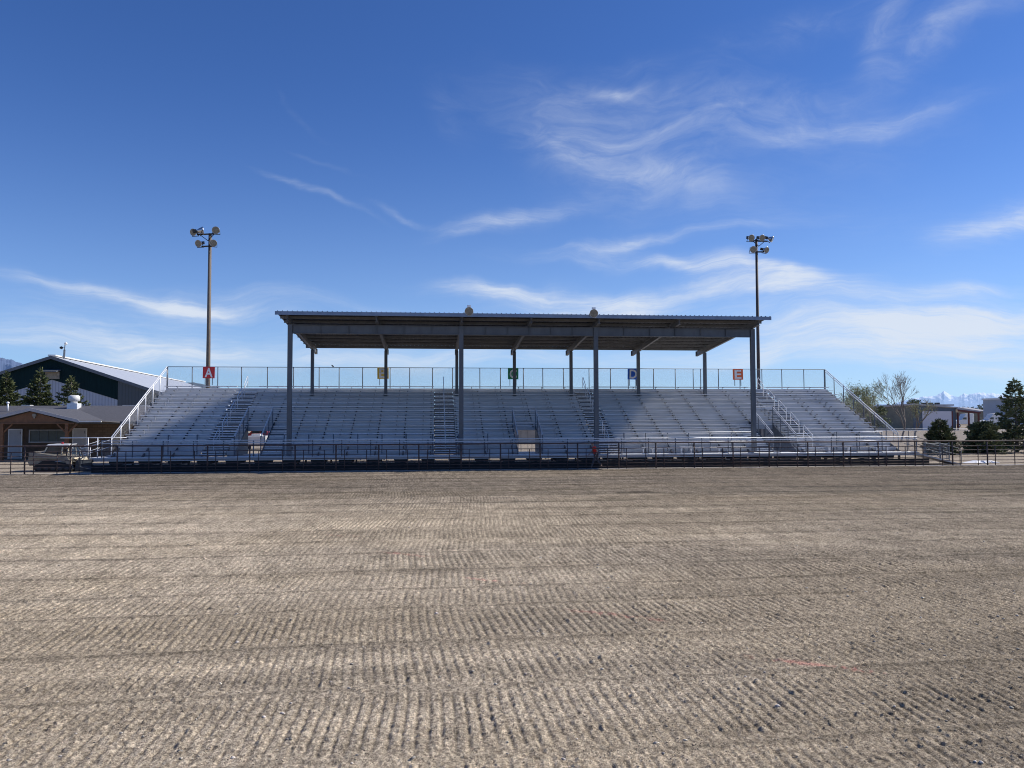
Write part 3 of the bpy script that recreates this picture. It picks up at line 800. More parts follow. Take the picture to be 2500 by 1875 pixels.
def spruce(name, loc, H, Rb, seed, label, material='spruce', cat='tree', base=.08, dens=1.0, group=None, leaf=.11, gappy=0.0, power=.85):
    e = empty(name, label, cat, group, loc); r_ = random.Random(seed); pts = []; dirs = []; br = MB()
    lean = r_.uniform(-.02, .02)
    MB().tube([(0, 0, 0), (lean*H*.5, 0, H*.5), (lean*H, 0, H*.99)], .018*H+.04, 8, .01).build('trunk', M['bark'], e, smooth=True)
    z = base*H
    while z < H*.985:
        t = (z-base*H)/(H*(1-base)); L = Rb*(1-t)**power+.05
        nb = max(5, int(11*(1-t*.5)))
        a0 = r_.uniform(0, 6.28)
        for k in range(nb):
            if r_.random() < gappy: continue
            a = a0+6.283*k/nb+r_.uniform(-.35, .35); l = L*r_.uniform(.62, 1.12)
            dz = r_.uniform(-.05, .05)
            droop = -.22*l*(1-t)+.25*l*t
            n = max(8, int(dens*l*44))
            p0 = Vector((lean*z, 0, z+dz))
            tip = Vector((math.cos(a)*l, math.sin(a)*l, droop+l*.10))
            br.bar(p0, p0+tip*.9, .02+.006*l, .02+.006*l)
            side = Vector((-math.sin(a), math.cos(a), 0))
            for j in range(n):
                u = .12+.88*r_.random()**.7
                w_ = .32*l*(1-u)*1.0+.06
                s1 = r_.uniform(-1, 1)
                q = p0+tip*u+Vector((0, 0, .10*l*u*u))+side*s1*w_+Vector((0, 0, r_.uniform(-.07, .05)-.05*abs(s1)))
                pts.append(q); dirs.append((math.cos(a)*.8+side.x*s1*.9, math.sin(a)*.8+side.y*s1*.9, r_.uniform(-.1, .35)))
        z += H*.042*r_.uniform(.8, 1.2)
    for k in range(30): pts.append(Vector((lean*H+r_.gauss(0, .05), r_.gauss(0, .05), H*r_.uniform(.93, 1.0)))); dirs.append((0, 0, 1))
    br.build('branches', M['bark'], e)
    leafmesh('crown', pts, None, leaf, e, M[material], seed, 2.4, dirs)
    return e
def broad(name, loc, H, spread, seed, label, leaves=0, lsize=.09, group=None, material='spring', levels=5, cat='tree', fork=.22, r0=None, bark=None):
    e = empty(name, label, cat, group, loc); r_ = random.Random(seed); br = MB(); tips = []
    def grow(p, d, L, r, lv):
        q = p; dd = d; pts = [p]
        for k in range(3):
            dd = (dd+Vector((r_.gauss(0, .10), r_.gauss(0, .10), .05))).normalized(); q = q+dd*L/3; pts.append(q)
            if lv <= 3: tips.append(q)
        br.tube(pts, max(r, .011), 5 if lv > 2 else 3, max(r*.65, .009), cap=False)
        if lv == 0: return
        for k in range(3 if lv >= levels-1 else r_.choice((2, 3, 3))):
            a = r_.uniform(0, 6.28); sp = r_.uniform(.32, .62)*spread
            ax = dd.orthogonal().normalized(); ax.rotate(Matrix.Rotation(a, 3, dd)); nd = (dd*math.cos(sp)+ax*math.sin(sp)); nd.z += .12
            grow(pts[-1] if k < 2 else pts[2], nd.normalized(), L*r_.uniform(.66, .86), r*.58, lv-1)
    rr0 = r0 or .022*H
    grow(Vector((0, 0, -.05)), Vector((r_.uniform(-.05, .05), 0, 1)).normalized(), H*fork, rr0, levels)
    mz = max(v[2] for v in br.v); e.scale = (H/mz,)*3
    br.build('branches' if leaves else 'trunk_and_branches', bark or M['bark'], e, smooth=True)
    if leaves:
        P_ = [r_.choice(tips)+Vector((r_.gauss(0, .16), r_.gauss(0, .16), r_.gauss(0, .16))) for _ in range(leaves)]
        leafmesh('crown', P_, None, lsize, e, M[material], seed, 1.7)
    return e
def tree_at(px, ptop, Y, GZo=GZ):
    p = at(px, ptop, Y); return (p.x, Y, GZo), p.z-GZo
l_, h_ = tree_at(17, 911, 84); spruce('spruce_tree', l_, h_, 3.3, 11, 'bushy spruce at the left edge in front of the green barn', group='spruces behind the brown building', leaf=.12, dens=1.9, power=1.0, gappy=.05)
l_, h_ = tree_at(100, 901, 82); spruce('spruce_tree', l_, h_, 3.2, 12, 'tallest spruce with a brownish tip, below the barn wall lamp', group='spruces behind the brown building', leaf=.12, gappy=.10, dens=1.9, power=1.05)
l_, h_ = tree_at(176, 921, 80); spruce('spruce_tree',  l_, h_, 3.6, 13, 'thin gappy spruce behind the white roof vent', group='spruces behind the brown building', leaf=.11, gappy=.34, dens=1.5, power=1.0)
l_, h_ = tree_at(2296, 1026, 62); spruce('spruce_tree', l_, h_, 1.55, 14, 'short broad young spruce behind the fence, right of the grandstand ramp', leaf=.08, base=.02, dens=1.9, power=.55)
l_, h_ = tree_at(2398, 1031, 63); spruce('spruce_tree', l_, h_, 1.75, 15, 'short round spruce beside the large dark pine', material='pine', leaf=.09, base=.02, dens=2.0, power=.42)
l_, h_ = tree_at(2478, 927, 64); spruce('pine_tree', l_, h_, 2.35, 16, 'large dark pine with upturned branches at the right edge', material='pine', leaf=.12, gappy=.30, dens=1.4, power=.75)
l_, h_ = tree_at(2195, 903, 92); broad('bare_tree', l_, h_*1.0, .95, 23, 'leafless tree with a spreading crown in front of the grey shed', levels=6, fork=.235, r0=.11)
for k, (px, pt_, Y, sd_) in enumerate(((2058, 958, 86, 31), (2103, 932, 84, 32), (2128, 960, 90, 33), (2085, 968, 80, 34), (2230, 975, 100, 35))):
    l_, h_ = tree_at(px, pt_, Y)
    broad('budding_tree', l_, h_, .85, sd_, ('thin pale budding shrub nearest the end of the grandstand', 'tallest budding willow with pale green shoots beyond the stand', 'grey-green budding shrub left of the bare tree', 'low pale budding shrub below the tall willow', 'loose greenish budding shrub behind the bare tree')[k], leaves=(1800, 4200, 1700, 2400, 1100)[k], lsize=.06, group='budding shrubs beyond the grandstand', levels=5, fork=.22, r0=.10)
# distant trees
def bush_tree(px, ptop, Y, w, label, seed, material='farleaf', n=1500):
    l_, h_ = tree_at(px, ptop, Y); r_ = random.Random(seed)
    e = empty('distant_tree', label, 'tree', 'distant trees on the right horizon', l_)
    MB().tube([(0, 0, 0), (0, 0, h_*.6)], .02*h_+.05, 6, .05).build('trunk', M['bark'], e)
    pts = []
    for k in range(9):
        c = Vector((r_.uniform(-.6, .6)*w, r_.uniform(-.6, .6)*w, h_*r_.uniform(.35, .8))); q = r_.uniform(.28, .5)*w
        for j in range(n//9):
            v = Vector((r_.gauss(0, 1), r_.gauss(0, 1), r_.gauss(0, 1))).normalized()*q*r_.uniform(.6, 1); pts.append(c+v)
    pts = [p for p in pts if 0 < p.z < h_]
    leafmesh('crown', pts, None, max(.12, w*.09), e, M[material], seed, 1.5)
bush_tree(2229, 968, 190, 3.6, 'dark round evergreen above the left roof of the grey shed', 51, 'pine')
bush_tree(2258, 976, 200, 2.2, 'small dark evergreen by the low dark roof', 52, 'pine')
for k, px in enumerate((2350, 2374, 2396, 2412, 2428)):
    bush_tree(px, (993, 990, 984, 986, 987)[k], 420+20*k, (8, 6, 6, 8, 8)[k],
              ('low hazy olive bushes right of the shed roof', 'small dark conical tree on the horizon right of the shed', 'pale green tree on the horizon above the lean-to roof', 'dark round tree on the horizon left of the pine', 'wide dark tree on the horizon beside the pine')[k], 60+k, n=700)
bush_tree(2138, 977, 115, 1.9, 'dark olive evergreen bush left of the bare tree', 71, 'pine', 1800)
# far wood: one mass
r_ = random.Random(9); pts = []
for k in range(15000):
    x = r_.uniform(-300, 900); y = 620+r_.uniform(0, 60); hh = 5+7*(0.5+.5*math.sin(x*.05)+.35*math.sin(x*.17+1))
    pts.append((x, y, GZ+r_.random()**.7*hh))
fw = leafmesh('far_wood', pts, None, 2.2, None, M['farleaf'], 10, 1.3); tag(fw, 'low band of distant trees along the horizon', 'trees', kind='stuff')

# ------------------------------------------------------------------ mountains
def mountain(name, x0px, x1px, Y, prof_fn, seed, snow, col, haze, nzk=.3):
    m = bpy.data.materials.new(name+'_mat'); m.use_nodes = True; nt = NT(m.node_tree); b = m.node_tree.nodes['Principled BSDF']
    a = nt.new('ShaderNodeAttribute'); a.attribute_name = 'tint'
    nt.link(a.outputs['Color'], b.inputs['Base Color']); b.inputs['Roughness'].default_value = 1
    b.inputs['Emission Color'].default_value = (*haze[0], 1); b.inputs['Emission Strength'].default_value = haze[1]  # distance haze imitated by a bluish glow of the slopes
    NXm, NYm = 420, 110
    xa = at(x0px, 1000, Y).x; xb = at(x1px, 1000, Y).x
    X, D = np.meshgrid(np.linspace(xa, xb, NXm), np.linspace(0, 1, NYm), indexing='ij')
    s = (X-xa)/(xb-xa); pk = prof_fn(s)
    dd = D*Y*.30
    ridgey = 1-np.abs(2*fbm(X/(Y*.035), dd/(Y*.035), 5, seed)-1)
    prof_d = np.where(D < .5, ss(0, .5, D)**.9, 1-ss(.5, 1, D))
    hgt = pk*prof_d*(1-.45*(1-ridgey)*np.minimum(1, np.abs(D-.5)*6))
    Yw = Y-.15*Y+dd; Xw = X*Yw/Y
    Vv = np.stack([Xw, Yw, hgt-5], -1).reshape(-1, 3)
    idx = np.arange(NXm*NYm).reshape(NXm, NYm)
    Fq = np.stack([idx[:-1, :-1], idx[1:, :-1], idx[1:, 1:], idx[:-1, 1:]], -1).reshape(-1, 4)
    me = bpy.data.meshes.new(name); me.from_pydata(Vv.tolist(), [], Fq.tolist())
    nz = fbm(X/(Y*.0045)+hgt/(Y*.004), hgt/(Y*.0028), 4, seed+9)
    sn = ss(snow[0], snow[1], hgt/pk.max()+nzk*(nz-.5))
    c = np.array(col)[None, None]*(.75+.5*fbm(X/(Y*.01), dd/(Y*.01), 3, seed+3))[..., None]
    c = c*(1-sn[..., None])+np.array([.34, .34, .35])*sn[..., None]
    a2 = me.color_attributes.new('tint', 'FLOAT_COLOR', 'POINT')
    a2.data.foreach_set('color', np.concatenate([c, np.ones_like(sn)[..., None]], -1).astype(np.float32).ravel())
    me.polygons.foreach_set('use_smooth', np.ones(len(me.polygons), bool)); me.materials.append(m)
    o = bpy.data.objects.new(name, me); COL.objects.link(o); tag(o, kind='structure')
def interp(knots, Y, x0, x1, jag=2.0, seed=1):
    kx = np.array([k[0] for k in knots], float); kz = np.array([(1018-k[1])/F*Y for k in knots])
    def fn(s):
        px = x0+(x1-x0)*s; base = np.interp(px, kx, kz)
        return base+ (fbm(px/6, px*0+seed, 4, seed)-.5)*jag*Y/F*2
    return fn
k1 = [(2150, 1000), (2200, 978), (2230, 969), (2250, 965), (2280, 962), (2293, 958), (2303, 951), (2312, 957), (2322, 963), (2335, 965), (2352, 957), (2362, 961), (2375, 957), (2395, 954), (2405, 958), (2420, 955), (2440, 957), (2470, 965), (2550, 960), (2650, 975)]
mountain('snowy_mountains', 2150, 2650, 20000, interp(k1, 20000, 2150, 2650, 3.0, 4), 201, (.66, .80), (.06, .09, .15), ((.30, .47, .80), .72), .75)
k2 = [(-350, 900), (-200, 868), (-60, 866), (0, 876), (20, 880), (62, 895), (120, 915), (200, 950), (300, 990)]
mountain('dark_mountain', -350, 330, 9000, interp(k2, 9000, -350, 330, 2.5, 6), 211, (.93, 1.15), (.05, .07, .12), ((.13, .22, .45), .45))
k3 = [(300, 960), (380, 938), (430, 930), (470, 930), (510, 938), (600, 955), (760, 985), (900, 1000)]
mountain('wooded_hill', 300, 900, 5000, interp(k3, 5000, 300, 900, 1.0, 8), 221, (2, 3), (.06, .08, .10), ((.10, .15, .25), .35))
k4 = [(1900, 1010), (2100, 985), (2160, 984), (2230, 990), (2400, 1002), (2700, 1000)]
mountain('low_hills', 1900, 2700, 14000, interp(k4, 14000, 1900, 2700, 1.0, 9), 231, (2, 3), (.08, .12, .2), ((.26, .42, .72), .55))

# ------------------------------------------------------------------ brown building with porch
M['browntrim'] = mat('brown_painted_wood', (.20, .095, .045), .7, 0, .2, 3)
M['brownwall'] = mat('brown_wall', (.10, .065, .045), .85, 0, .2, 3)
M['cmu'] = bpy.data.materials.new('split_block'); M['cmu'].use_nodes = True
nt = NT(M['cmu'].node_tree); b = M['cmu'].node_tree.nodes['Principled BSDF']
br_ = nt.new('ShaderNodeTexBrick'); tcn = nt.new('ShaderNodeNewGeometry').outputs['Position']
sx = nt.new('ShaderNodeSeparateXYZ'); nt.link(tcn, sx.inputs[0]); cb = nt.new('ShaderNodeCombineXYZ'); nt.link(sx.outputs[0], cb.inputs[0]); nt.link(sx.outputs[2], cb.inputs[1])
nt.link(cb.outputs[0], br_.inputs['Vector']); br_.inputs['Scale'].default_value = 1; br_.inputs['Brick Width'].default_value = .4; br_.inputs['Row Height'].default_value = .2; br_.inputs['Mortar Size'].default_value = .012
br_.inputs['Color1'].default_value = (.17, .12, .085, 1); br_.inputs['Color2'].default_value = (.125, .09, .065, 1); br_.inputs['Mortar'].default_value = (.07, .055, .045, 1)
nt.link(br_.outputs[0], b.inputs['Base Color']); b.inputs['Roughness'].default_value = .9
M['shingle'] = mat('dark_shingle', (.095, .095, .11), .9, 0, .35, 6, (1, 4, 4), bump=.4, bscale=8)
M['greydoor'] = mat('grey_door', (.42, .41, .42), .6, 0, .08, 2)
BY = 66.5
def bx_at(px): return at(px, 1050, BY).x
bl = empty('concession_building', 'low brown block building with a gabled timber porch left of the grandstand', 'building', loc=(bx_at(110), BY, GZ))
ox = bl.location.x
def PB(o): o.parent = bl; return o
def lx(px, Y=BY): return at(px, 1050, Y).x-ox
def lz(py, Y=BY, px=110): return at(px, py, Y).z-GZ
xa, xb = lx(-420), lx(400)
PB(MB().box(xa, lx(165), 0, 10, 0, lz(1031)).build('wall', M['brownwall']))
PB(MB().box(lx(165)+.01, xb, -.01, 10, 0, lz(1031)).build('wall', M['cmu']))
ze = lz(1031)
ridge_z = at(110, 995, BY+5).z-GZ
rf = PB(MB().prism([(-.7, ze-.12), (5, ridge_z), (10.7, ze-.12), (10.7, ze+.05), (5, ridge_z+.16), (-.7, ze+.05)], xa-.4, xb, 'x').build('roof', M['shingle']))
g_ = MB().box(xa-.4, xb, -.76, -.705, ze-.14, ze+.06).build('fascia', M['dullsteel']); g_.parent = rf
def door(px0, px1, ptop, pbot):
    x0_, x1_ = lx(px0), lx(px1); d = PB(MB().box(x0_, x1_, -.08, -.03, 0, lz(ptop)).build('door', M['greydoor']))
    MB().box(x0_-.07, x0_, -.1, -.02, 0, lz(ptop)+.07).box(x1_, x1_+.07, -.1, -.02, 0, lz(ptop)+.07).box(x0_, x1_, -.1, -.02, lz(ptop), lz(ptop)+.07).build('frame', M['white'], d)
    MB().box(x1_-.13, x1_-.07, -.13, -.08, .95, 1.05).box(x1_-.12, x1_-.08, -.10, -.08, lz(ptop)-.35, lz(ptop)-.15).build('handle', M['black'], d)
door(24, 54, 1049, 1108); door(180.5, 211.5, 1048, 1108)
x0_, x1_ = lx(75), lx(161); wz0, wz1 = lz(1078), lz(1051)
wn = PB(MB().box(x0_, x1_, -.06, -.02, wz0, wz1).build('window', M['glassdark']))
M['shutter'] = mat('service_shutter', (.10, .115, .105), .5, 0, .2, 2)
wn.data.materials[0] = M['shutter']
MB().box(x0_-.08, x1_+.08, -.14, -.02, wz0-.09, wz0).box(x0_-.08, x0_, -.12, -.02, wz0, wz1+.07).box(x1_, x1_+.08, -.12, -.02, wz0, wz1+.07).box(x0_, x1_, -.12, -.02, wz1, wz1+.07).build('frame', M['greydoor'], wn)
for t in (.25, .5, .75): MB().box(x0_+(x1_-x0_)*t-.02, x0_+(x1_-x0_)*t+.02, -.09, -.061, wz0, wz1).build('mullion', M['dullsteel'], wn)
zm2 = ze+.05+(ridge_z+.11-ze)*(2.7/5.7)+.02
# porch: gable forward at y=-4
PYw = BY-4.0
def lxp(px): return at(px, 1050, PYw).x-ox
def lzp(py): return at(77, py, PYw).z-GZ
apx, apz = lxp(77), lzp(997); exr, ezr = lxp(197), lzp(1026); exl = 2*apx-exr
slope = (apz-ezr)/(exr-apx)
m = MB()
for s_, ex in ((1, exr), (-1, exl)):
    m.hexa([(apx, -4.3, apz-.08), (ex, -4.3, ezr-.08), (ex, 1.5, ezr-.08), (apx, 3.5, apz-.08), (apx, -4.3, apz+.02), (ex, -4.3, ezr+.02), (ex, 1.5, ezr+.02), (apx, 3.5, apz+.02)])
PB(m.build('porch_roof', M['shingle']))
m = MB()
for ex in (exr, exl): m.hexa([(apx, -4.36, apz-.20), (ex, -4.36, ezr-.20), (ex, -4.31, ezr-.20), (apx, -4.31, apz-.20), (apx, -4.36, apz+.03), (ex, -4.36, ezr+.03), (ex, -4.31, ezr+.03), (apx, -4.31, apz+.03)])
PB(m.build('barge_board', M['greydoor']))
bz = lzp(1035)
PB(MB().prism([(exl+.5, ezr-.22), (exr-.5, ezr-.22), (apx, apz-.24)], -4.1, -4.0).build('gable_board', M['browntrim']))
PB(MB().box(exl+.4, exr-.4, -4.22, -3.98, bz, ezr-.225).build('porch_beam', M['browntrim']))
PB(MB().box(exr+.02, lxp(251), -4.36, -4.2, ezr-.16, ezr-.05).build('gutter', M['white']))
PB(MB().hexa([(exr, -4.3, ezr-.10), (lxp(251), -4.3, ezr-.10), (lxp(251), -.72, ze-.05), (exr, -.72, ze-.05), (exr, -4.3, ezr-.04), (lxp(251), -4.3, ezr-.04), (lxp(251), -.72, ze+.058), (exr, -.72, ze+.058)]).build('side_roof', M['shingle']))
for px in (7, 165):
    x = lxp(px); pp = PB(MB().box(x-.11, x+.11, -4.2, -3.98, 0, bz).build('porch_post', M['browntrim']))
    MB().bar((x, -4.09, bz-.75), (x+.72, -4.09, bz-.02), .1, .1).bar((x, -4.09, bz-.75), (x-.72, -4.09, bz-.02), .1, .1).build('knee_brace', M['browntrim'], pp)
x = apx+.28; PB(MB().box(x-.12, x+.12, -4.28, -4.1, apz-.62, apz-.42).box(x-.06, x+.06, -4.24, -4.12, apz-.76, apz-.62).build('wall_lamp', M['cream_shaded']))
# roof vent (white), small stack
def roof_thing(px, Yv): return at(px, 990, Yv).x
v = empty('roof_vent', 'white round exhaust vent standing on the brown building roof', 'vent', loc=(roof_thing(181, BY+4), BY+4, GZ))
zb = at(181, 994, BY+4).z-GZ; zt = at(181, 965, BY+4).z-GZ
MB().box(-.42, .42, -.42, .42, zb-.5, zb+(zt-zb)*.32).build('base', M['galv'], v)
MB().lathe([(.28, zb+(zt-zb)*.30), (.28, zb+(zt-zb)*.5), (.45, zb+(zt-zb)*.52), (.45, zb+(zt-zb)*.9), (.32, zt), (.01, zt)], Matrix.Identity(4), 18).build('hood', M['white'], v, smooth=True)
p = at(19, 994, BY+3); tag(MB().tube([(p.x, BY+3, p.z-.4), (p.x, BY+3, p.z+.35)], .07, 8).lathe([(.13, 0), (.12, .1), (.02, .14)], Matrix.Translation((p.x, BY+3, p.z+.33)), 8).build('vent_pipe', M['galv'], smooth=True), 'thin grey vent pipe with a cap at the left end of the brown roof', 'vent')
p = at(63, 992, BY+5); tag(MB().box(p.x-.32, p.x+.32, BY+5, BY+5.6, p.z-.4, p.z+.08).box(p.x-.34, p.x+.34, BY+4.98, BY+5.62, p.z+.08, p.z+.12).build('roof_box', M['white']), 'small white box on the brown roof ridge above the porch gable', 'roof box')

# ------------------------------------------------------------------ green barn
M['greenmetal'] = mat('dark_green_metal', (.006, .022, .026), .85, 0, .2, 2, (4, 1, .3), spec=.15)
def siding(name, c1, c2, per):
    m = bpy.data.materials.new(name); m.use_nodes = True; nt = NT(m.node_tree); b = m.node_tree.nodes['Principled BSDF']
    s = nt.new('ShaderNodeSeparateXYZ'); nt.link(nt.new('ShaderNodeNewGeometry').outputs['Position'], s.inputs[0])
    f = nt.m('FRACT', nt.m('DIVIDE', nt.m('ADD', s.outputs[0], s.outputs[1]), per)); nt.link(nt.mix(nt.m('LESS_THAN', f, .28), c1, c2), b.inputs['Base Color'])
    b.inputs['Roughness'].default_value = .5; return m
M['whitesiding'] = siding('white_siding', (.38, .42, .50), (.27, .30, .37), .38)
M['greysiding'] = siding('grey_siding', (.07, .085, .10), (.055, .068, .08), .4)
M['whiteroof'] = mat('white_metal_roof', (.52, .54, .57), .4, .1, .06, 2, (3, .2, 1))
DY = 104
def bp(px, py): return at(px, py, DY)
ap = bp(129, 873); rk = bp(362, 950)
sl = (ap.z-rk.z)/(rk.x-ap.x); hw = 21.5
ez = ap.z-sl*hw
barn = empty('barn', 'large dark green and white metal barn with a pale roof behind the trees', 'barn', loc=(ap.x, DY, GZ))
def PN(o): o.parent = barn; return o
az = ap.z-GZ; ez_ = ez-GZ; xg = bp(287.5, 980).x-ap.x
LEN = 72; sk = -.085*LEN    # ridge bears slightly away from the view
def zz(x): return az-sl*abs(x)
low = az-(bp(125, 927).z and (ap.z-bp(125, 927).z))   # top of the white cladding in the middle
xr_ = xg; zlow_r = bp(287, 976).z-GZ
k_ = (low-zlow_r)/xg
PN(MB().prism([(-xg, zlow_r), (0, low), (xg, zlow_r), (xg, zz(xg)), (0, az), (-xg, zz(xg))], -.1, 0).build('gable_panel', M['greenmetal']))
PN(MB().prism([(-xg, 0), (xg, 0), (xg, zlow_r), (0, low), (-xg, zlow_r)], -.05, 0).build('front_wall', M['whitesiding']))
for s_ in (-1, 1):
    PN(MB().prism([(s_*(xg+.02), 0), (s_*hw, 0), (s_*hw, ez_), (s_*(xg+.02), zz(xg+.02))], -.08, 0).build('side_bay', M['greysiding']))
m = MB()
for s_ in (-1, 1):
    m.hexa([(0, -.5, az+.05), (s_*(hw+.5), -.5, zz(hw+.5)+.05), (s_*(hw+.5)+sk, LEN, zz(hw+.5)+.05), (sk, LEN, az+.05), (0, -.5, az+.22), (s_*(hw+.5), -.5, zz(hw+.5)+.22), (s_*(hw+.5)+sk, LEN, zz(hw+.5)+.22), (sk, LEN, az+.22)])
ro = PN(m.build('roof', M['whiteroof']))
m = MB()
for s_ in (-1, 1):
    m.hexa([(0, -.56, az-.2), (s_*(hw+.5), -.56, zz(hw+.5)-.2), (s_*(hw+.5), -.51, zz(hw+.5)-.2), (0, -.51, az-.2), (0, -.56, az+.2), (s_*(hw+.5), -.56, zz(hw+.5)+.2), (s_*(hw+.5), -.51, zz(hw+.5)+.2), (0, -.51, az+.2)])
PN(m.build('rake_trim', M['dullsteel']))
PN(MB().bar((0, -.3, az+.28), (sk, LEN, az+.28), .9, .16).build('ridge_cap', M['white']))
q = bp(125, 914); qx = q.x-ap.x; qz = q.z-GZ
lm = PN(MB().hexa([(qx-.9, -1.3, qz+.25), (qx+1.2, -1.3, qz+.25), (qx+1.2, -.1, qz+.45), (qx-.9, -.1, qz+.45), (qx-.9, -1.3, qz+.35), (qx+1.2, -1.3, qz+.35), (qx+1.2, -.1, qz+.62), (qx-.9, -.1, qz+.62)]).build('hood', M['dullsteel']))
PN(MB().box(qx-.6, qx+1.1, -.35, -.105, qz-.6, qz+.3).build('vent_louver', M['cream_shaded']))
PN(MB().box(bp(225, 990).x-ap.x, bp(253, 990).x-ap.x, -.12, -.055, 0, bp(225, 989).z-GZ).build('door', M['whitesiding']))
# weather station on the ridge
q = bp(138, 873)
w_ = empty('weather_station', 'small wind instrument on a mast on the barn ridge', 'instrument', loc=(q.x, DY+2, ap.z))
MB().tube([(0, 0, 0), (.05, 0, 1.2)], .12, 6).tube([(.05, 0, 1.2), (.1, 0, 1.95)], .05, 6).build('mast', M['dullsteel'], w_)
MB().lathe([(.01, -.2), (.2, -.08), (.2, .08), (.01, .2)], Matrix.Translation((.2, 0, 2.0)), 8).build('sensor', M['white'], w_, smooth=True)
MB().lathe([(.01, -.2), (.22, -.08), (.22, .08), (.01, .2)], Matrix.Translation((-.35, 0, 1.45)), 8).bar((-.35, 0, 1.45), (.08, 0, 1.45), .05, .05).build('cup', M['black'], w_, smooth=True)
# white banner board with a red emblem behind the brown roof
q0 = at(299, 1000, 90); q1 = at(365, 989, 90)
e = empty('banner_board', 'white board with a round red emblem half hidden by the brown roof', 'sign', loc=(q0.x, 90, GZ))
MB().box(0, q1.x-q0.x, -.04, .04, q1.z-GZ-2.2, q1.z-GZ).box(.1, .2, .045, .15, 0, q1.z-GZ-.2).build('board', M['white'], e)
cx = at(314, 996, 90); MB().lathe([(.001, .05), (.28, .05), (.30, .04)], Matrix.Translation((cx.x-q0.x, 0, cx.z-GZ-.15)) @ Matrix.Rotation(R(90), 4, 'X'), 18).build('emblem', M['red'], e)

# ------------------------------------------------------------------ grey shed, lean-to, trucks
SY = 168
def sp(px, py): return at(px, py, SY)
a0 = sp(2229, 1000); shed = empty('metal_shed', 'slate grey metal shed with a big white door on the right', 'shed', loc=(a0.x, SY, GZ))
M['slate'] = mat('slate_blue_metal', (.085, .11, .15), .5, .1, .12, 1)
M['tanwall'] = mat('olive_tan_wall', (.20, .19, .15), .8, 0, .2, 1)
M['redtrim'] = mat('red_brown_trim', (.12, .025, .02), .6, 0, .2, 2)
def PS(o): o.parent = shed; return o
def S(px, py): q = sp(px, py); return q.x-a0.x, q.z-GZ
x1_, zpk = S(2229, 987.5); x2_, ze2 = S(2333, 996)
PS(MB().prism([(0, 0), (x2_, 0), (x2_, ze2), (0, zpk)], 0, .2).build('front_wall', M['slate']))
xw, zw = S(2130, 994)
PS(MB().hexa([(xw, 6, 0), (-.02, 0, 0), (-.02, .2, 0), (xw, 6.2, 0), (xw, 6, zw-.3), (-.02, 0, zpk-.1), (-.02, .2, zpk-.1), (xw, 6.2, zw-.3)]).build('side_wall', M['tanwall']))
PS(MB().hexa([(xw-.5, 5.7, zw-.3), (0, -.4, zpk-.1), (x2_+.3, -.4, ze2), (x2_+.3, 22, ze2), (xw-.5, 5.7, zw), (0, -.4, zpk+.25), (x2_+.3, -.4, ze2+.22), (x2_+.3, 22, ze2+.22)]).build('roof', M['greydoor']))
d0, dz = S(2251, 1004); d1, _ = S(2322, 1004)
PS(MB().box(d0, d1, -.12, -.01, 0, dz).build('roll_door', mat('pale_door', (.62, .60, .64), .6, 0, .04, 1)))
PS(MB().box(d1+.05, d1+.35, -.1, -.01, 0, dz).build('door_jamb', M['redtrim']))
# lean-to carport
c0, cz = S(2334, 1001); c1, cz1 = S(2386, 1006)
lt = empty('open_carport', 'open lean-to carport with red brown posts beside the grey shed', 'carport', loc=(a0.x, SY, GZ))
MB().hexa([(c0, -.5, cz+.15), (c1+.4, -.5, cz1), (c1+.4, 9, cz1), (c0, 9, cz+.15), (c0, -.5, cz+.65), (c1+.4, -.5, cz1+.3), (c1+.4, 9, cz1+.3), (c0, 9, cz+.65)]).build('roof', M['greydoor'], lt)
MB().hexa([(c0, -.6, cz-.35), (c1+.4, -.6, cz1-.4), (c1+.4, -.52, cz1-.4), (c0, -.52, cz-.35), (c0, -.6, cz+.15), (c1+.4, -.6, cz1), (c1+.4, -.52, cz1), (c0, -.52, cz+.15)]).build('beam', M['redtrim'], lt)
for px in (2335.5, 2362, 2386):
    q, _ = S(px, 1000); MB().box(q-.14, q+.14, -.5, -.2, 0, cz1-.1).build('post', M['redtrim'], lt)
# low dark flat building behind
q0 = at(2245, 985, 230); q1 = at(2320, 985, 230)
e = empty('flat_roof_building', 'low dark flat-roofed building peeking over the grey shed', 'building', loc=(q0.x, 230, GZ))
MB().box(0, q1.x-q0.x, 0, 8, 0, q0.z-GZ-.9).build('wall', M['darksteel'], e); MB().box(-.5, q1.x-q0.x+.6, -1, 9, q0.z-GZ-.75, q0.z-GZ-.3).build('roof', M['greydoor'], e)
for k in range(3): MB().box(2+k*2.2, 3.2+k*2.2, 1, 2, q0.z-GZ-.3, q0.z-GZ+.3).build('roof_unit', M['darksteel'], e)
q0 = at(2335, 1000, 300); q1 = at(2412, 1000, 300)
e = empty('long_warehouse', 'long low pale-roofed warehouse beyond the carport', 'building', loc=(q0.x, 300, GZ))
MB().box(0, q1.x-q0.x, 0, 12, 0, at(2370, 1003, 300).z-GZ).build('wall', M['tanwall'], e)
MB().hexa([(-.5, -.5, at(2370, 1003, 300).z-GZ), (q1.x-q0.x, -.5, at(2370, 1003, 300).z-GZ-.3), (q1.x-q0.x, 12, at(2370, 999, 300).z-GZ), (-.5, 12, at(2370, 997, 300).z-GZ), (-.5, -.5, at(2370, 1003, 300).z-GZ+.2), (q1.x-q0.x, -.5, at(2370, 1003, 300).z-GZ), (q1.x-q0.x, 12, at(2370, 997, 300).z-GZ+.5), (-.5, 12, at(2370, 995, 300).z-GZ+.5)]).build('roof', M['greydoor'], e)
q0 = at(2457, 975, 260); q1 = at(2540, 975, 260)
e = empty('pale_building', 'pale grey tall building behind the large pine', 'building', loc=(q0.x, 260, GZ))
